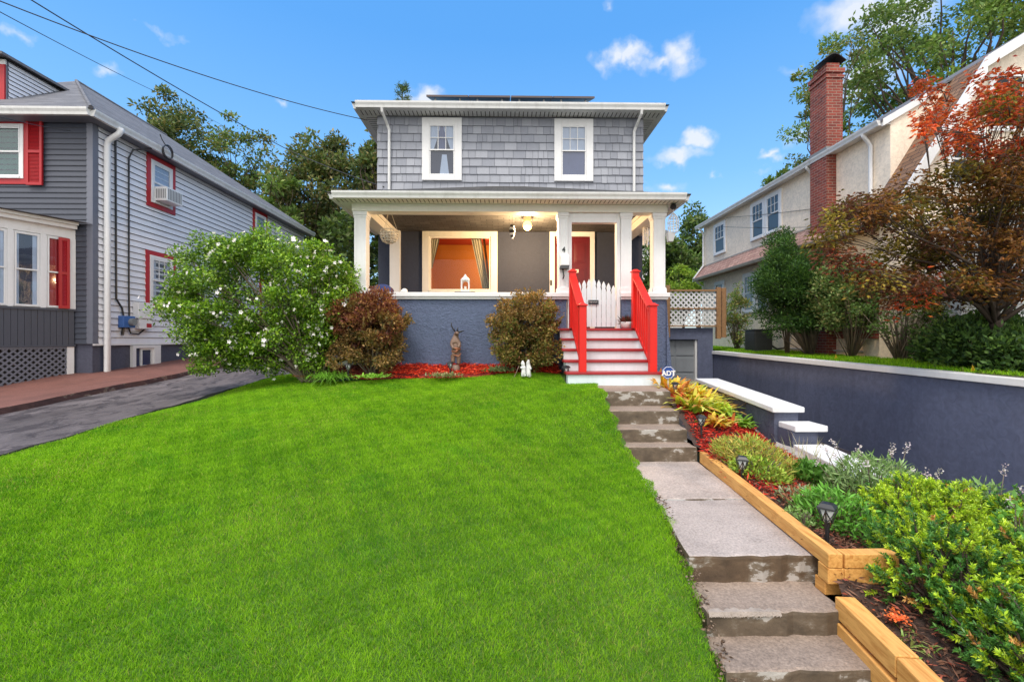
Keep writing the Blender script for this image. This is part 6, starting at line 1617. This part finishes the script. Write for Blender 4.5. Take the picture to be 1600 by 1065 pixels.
# ------------------------------------------------------------------ plants beside the cream house
EVG = [(.025, .065, .014), (.04, .09, .018), (.055, .12, .02), (.018, .045, .014)]
ball_shrub('evergreen_shrub', 'dark green evergreen shrub with several trunks beside the air conditioner', (7.08, 11.0, 1.22), (.88, .8, 1.08), (7.55, 11.0, -.42), 260, .22, 140, .085, EVG, 41, wr=.28, stems=60)
ball_shrub('evergreen_shrub', 'small pointed evergreen top rising behind the dark evergreen shrub', (7.30, 11.9, 2.3), (.36, .4, .62), (7.5, 11.9, -.4), 40, .2, 90, .085, EVG, 42, wr=.28, stems=10)
ball_shrub('leafy_shrub', 'airy grey green shrub under the red maple', (7.75, 10.0, 1.05), (.85, .7, .80), (7.75, 10.0, -.42), 150, .2, 75, .075, [(.09, .15, .04), (.13, .19, .06), (.07, .12, .04), (.18, .18, .07)], 43, stems=40)
ball_shrub('leafy_shrub', 'open shrub with dark bare branches in front of the cream gable', (7.95, 8.85, .55), (.75, .5, .62), (7.85, 8.85, -.45), 60, .16, 45, .07, [(.07, .13, .03), (.10, .16, .04), (.05, .09, .025)], 44, stems=50)
ball_shrub('leafy_shrub', 'slender young shrub beside the lattice fence post', (7.45, 14.5, .75), (.42, .4, .85), (7.5, 14.5, -.4), 50, .18, 45, .09, [(.16, .22, .05), (.10, .17, .04), (.25, .22, .08)], 45, stems=30)
for i, (x, y, r, h) in enumerate(((7.8, 8.0, .4, .42), (7.6, 7.1, .6, .85), (8.2, 7.6, .6, .9), (7.35, 6.4, .45, .5), (8.0, 6.5, .6, .75), (7.5, 5.7, .5, .5))):
    z = z_nlawn(x, y)
    ball_shrub('low_shrub', ['low dark shrub on the lawn edge left of the maple trunk', 'dark broad shrub in front of the maple trunk', 'tall dark shrub behind the maple trunk', 'dark shrub right of the yellow marker flag', 'dense dark shrub at the right edge under the maple', 'low dark shrub overhanging the wall cap at the far right'][i], (x, y, z+h*.45), (r, r*.8, h*.6), (x, y, z), int(70*r/.5), .19, 75, .085, [(.035, .075, .018), (.055, .11, .025), (.085, .15, .03), (.022, .05, .016)], 60+i, group='dark shrubs under the maple', stems=14)
# red maple with layered branches
mp = thing('maple_tree', 'red and bronze leaved maple leaning over the driveway wall', 'tree', (7.75, 6.9, -.5))
lv = Leaves(); tb = MB(); rr = random.Random(12); base = Vector((7.75, 6.9, -.55))
tr1 = [base, base+Vector((-.02, 0, .35)), base+Vector((-.1, .0, .7)), base+Vector((-.18, .02, 1.0))]
tb.tube(tr1, [.11, .095, .085, .075], 8)
fork = tr1[-1]
REDS = [(.42, .05, .018), (.52, .11, .025), (.32, .035, .018)]; BRZ = [(.16, .06, .02), (.22, .085, .022), (.11, .05, .02), (.26, .13, .03)]; OLV = [(.12, .10, .022), (.18, .15, .028), (.08, .085, .022), (.30, .22, .03)]; PUR = [(.085, .025, .02), (.12, .04, .025), (.06, .03, .02)]
pads = []
for k in range(235):
    while True:
        px = rr.uniform(1280, 1730); py = rr.uniform(90, 470); y = rr.uniform(5.9, 7.9)
        top = lerp(px, [1280, 1340, 1400, 1440, 1475, 1500, 1540, 1600, 1730], [335, 300, 268, 300, 285, 225, 185, 150, 120])
        bot = lerp(px, [1280, 1340, 1420, 1500, 1600, 1730], [385, 430, 480, 470, 455, 450])
        if k < 9: px = rr.uniform(1435, 1500); py = rr.uniform(130, 215); break
        if k < 60: px = rr.uniform(1490, 1690); py = rr.uniform(115, 300); break
        if top <= py <= bot and rr.random() < .6+.4*(py > 250): break
    pads.append((P(px, py, y), px, py))
for k, (p, px, py) in enumerate(pads):
    p = Vector(p); r = rr.uniform(.18, .36)*(.6 if k < 9 else 1); n = 120 if k > 8 else 70
    a = rng.uniform(0, 2*np.pi, n); q = r*np.sqrt(rng.random(n)); tl_ = rng.normal(0, .25, 2); pos = np.array(p)+np.stack([q*np.cos(a), q*np.sin(a)*.8, rng.normal(0, .085, n)-.30*q*q/r+q*np.cos(a)*tl_[0]+q*np.sin(a)*tl_[1]], 1)
    hgt = (470-py)/370
    wts = np.array([.05+.8*max(0, hgt-.55)+(.6 if px > 1430 and py < 260 else 0), .46, .50 if py < 400 else .34, .12+.75*max(0, .5-hgt)]); wts /= wts.sum()
    cs = [REDS, BRZ, OLV, PUR][rng.choice(4, p=wts)] if k > 8 else [(.50, .07, .02), (.58, .14, .03), (.42, .05, .02)]
    d = np.stack([np.cos(a), np.sin(a), rng.normal(-.45, .45, n)], 1)+rnd_dirs(n)*.7
    sh = rng.uniform(.55, 1.15)*(1.0 if py < 330 else .95)
    for rot in (-.6, 0, .6):
        dd = d.copy(); c_, s_ = math.cos(rot), math.sin(rot); dd[:, 0], dd[:, 1] = d[:, 0]*c_-d[:, 1]*s_, d[:, 0]*s_+d[:, 1]*c_
        lv.leaves(pos, dd, .078*rng.uniform(.7, 1.2, n)*(1 if rot == 0 else .8), .024, (pal(n, cs, .35)*.85+pal(n, BRZ+OLV, .3)*.15)*sh*.85, .12)
    if k % 3 == 0:
        st_ = fork.lerp(base, rr.random()*.25); m1 = st_.lerp(p, .3)+Vector((rr.uniform(-.12, .12), rr.uniform(-.2, .2), .10*(p-st_).length)); m2 = st_.lerp(p, .7)+Vector((rr.uniform(-.15, .15), rr.uniform(-.15, .15), .10))
        r1 = rr.uniform(.014, .034)
        tb.tube([st_, st_.lerp(m1, .5)+Vector((rr.uniform(-.06, .06), rr.uniform(-.06, .06), .05)), m1, m1.lerp(m2, .5)+Vector((rr.uniform(-.07, .07), rr.uniform(-.07, .07), 0)), m2, p], [r1*1.2, r1*.9, r1*.65, r1*.45, r1*.28, .004], 6)
    else:
        m2 = p+Vector((.35*rr.random()+.1, rr.uniform(-.2, .2), -.12)); r1 = .018
    for _ in range(3):
        e = p+Vector((rr.uniform(-r, r), rr.uniform(-r, r), rr.uniform(-.08, .03))); tb.tube([m2, m2.lerp(e, .5)+Vector((0, 0, .03)), e], [r1*.3, .006, .003], 4)
lv.build('crown', m_maple, mp); tb.build('trunk', m_bark, mp, smooth=True)
# yellow marker flags
for i, (px, py, y, lab) in enumerate(((1534, 580, 5.2, 'yellow marker flag at the wall cap under the maple'), (1313, 551, 9.2, 'yellow marker flag in the grass strip near the bare shrub'))):
    x = 6.85 if i == 0 else 6.95; z = z_nlawn(x, y); y = 711*x/(px-787); z = z_nlawn(x, y)
    t = thing('marker_flag', lab, 'flag', (x, y, z), 'yellow marker flags'); hh_ = .13
    MB().tube([(x, y, z-.05), (x, y, z+hh_+.02)], .004, 5).build('wire', m_black, t)
    MB().prism([(x-.03, y, z+.0), (x+.045, y, z+.02), (x, y, z+hh_)], (0, .006, 0)).build('flag_cloth', m_yellow, t)

# ------------------------------------------------------------------ overhead cables
def cable(label, pts, r=.012, sag=.0, name='overhead_cable', n=24, ext=0):
    pts = [Vector(p) for p in pts]; out = []
    if name == 'overhead_cable' and ext: pts = [pts[0]+(pts[0]-pts[1])*ext+Vector((0, 0, .15))]+pts
    for a, b in zip(pts[:-1], pts[1:]):
        L = (b-a).length
        for k in range(n): t = k/n; out.append(a.lerp(b, t)-Vector((0, 0, sag*L*4*t*(1-t))))
    out.append(pts[-1]); b = MB(); b.tube(out, r, 6); return tag(b.build(name, m_wire, smooth=True), label, 'cable', 'overhead cables')
PZ = P(-260, -220, 6.0)
cable('thick overhead cable crossing from top left down past the dark trees', [P(-120, -105, 6.2), P(444, 231, 13), P(600, 292, 10.9)], .010, .012, ext=0.6)
cable('overhead cable running from top left to the upper left corner of the shingled house', [P(-100, -38, 6.0), P(574, 188, 10.9)], .008, .028, ext=0.6)
cable('thin overhead cable fading toward the trees behind the grey house', [P(-100, -35, 6.0), P(300, 168, 20), P(385, 215, 30)], .007, .006, ext=0.25)
cable('thin service cable dropping to the front corner of the grey clapboard house', [P(-60, 168, 7.5), P(110, 205, 10.2)], .006, .01, ext=0.6)
for i, (a, b) in enumerate((((1135, 340), (1330, 318)), ((1140, 341), (1345, 332)), ((1125, 354), (1290, 354)))):
    cable(['uppermost', 'middle', 'lowest'][i]+' thin cable in front of the cream house wall', [P(a[0], a[1], 16.4), P(b[0], b[1], 10.6), P(1650, b[1]-8-6*i, 7.5)], .007, .006)
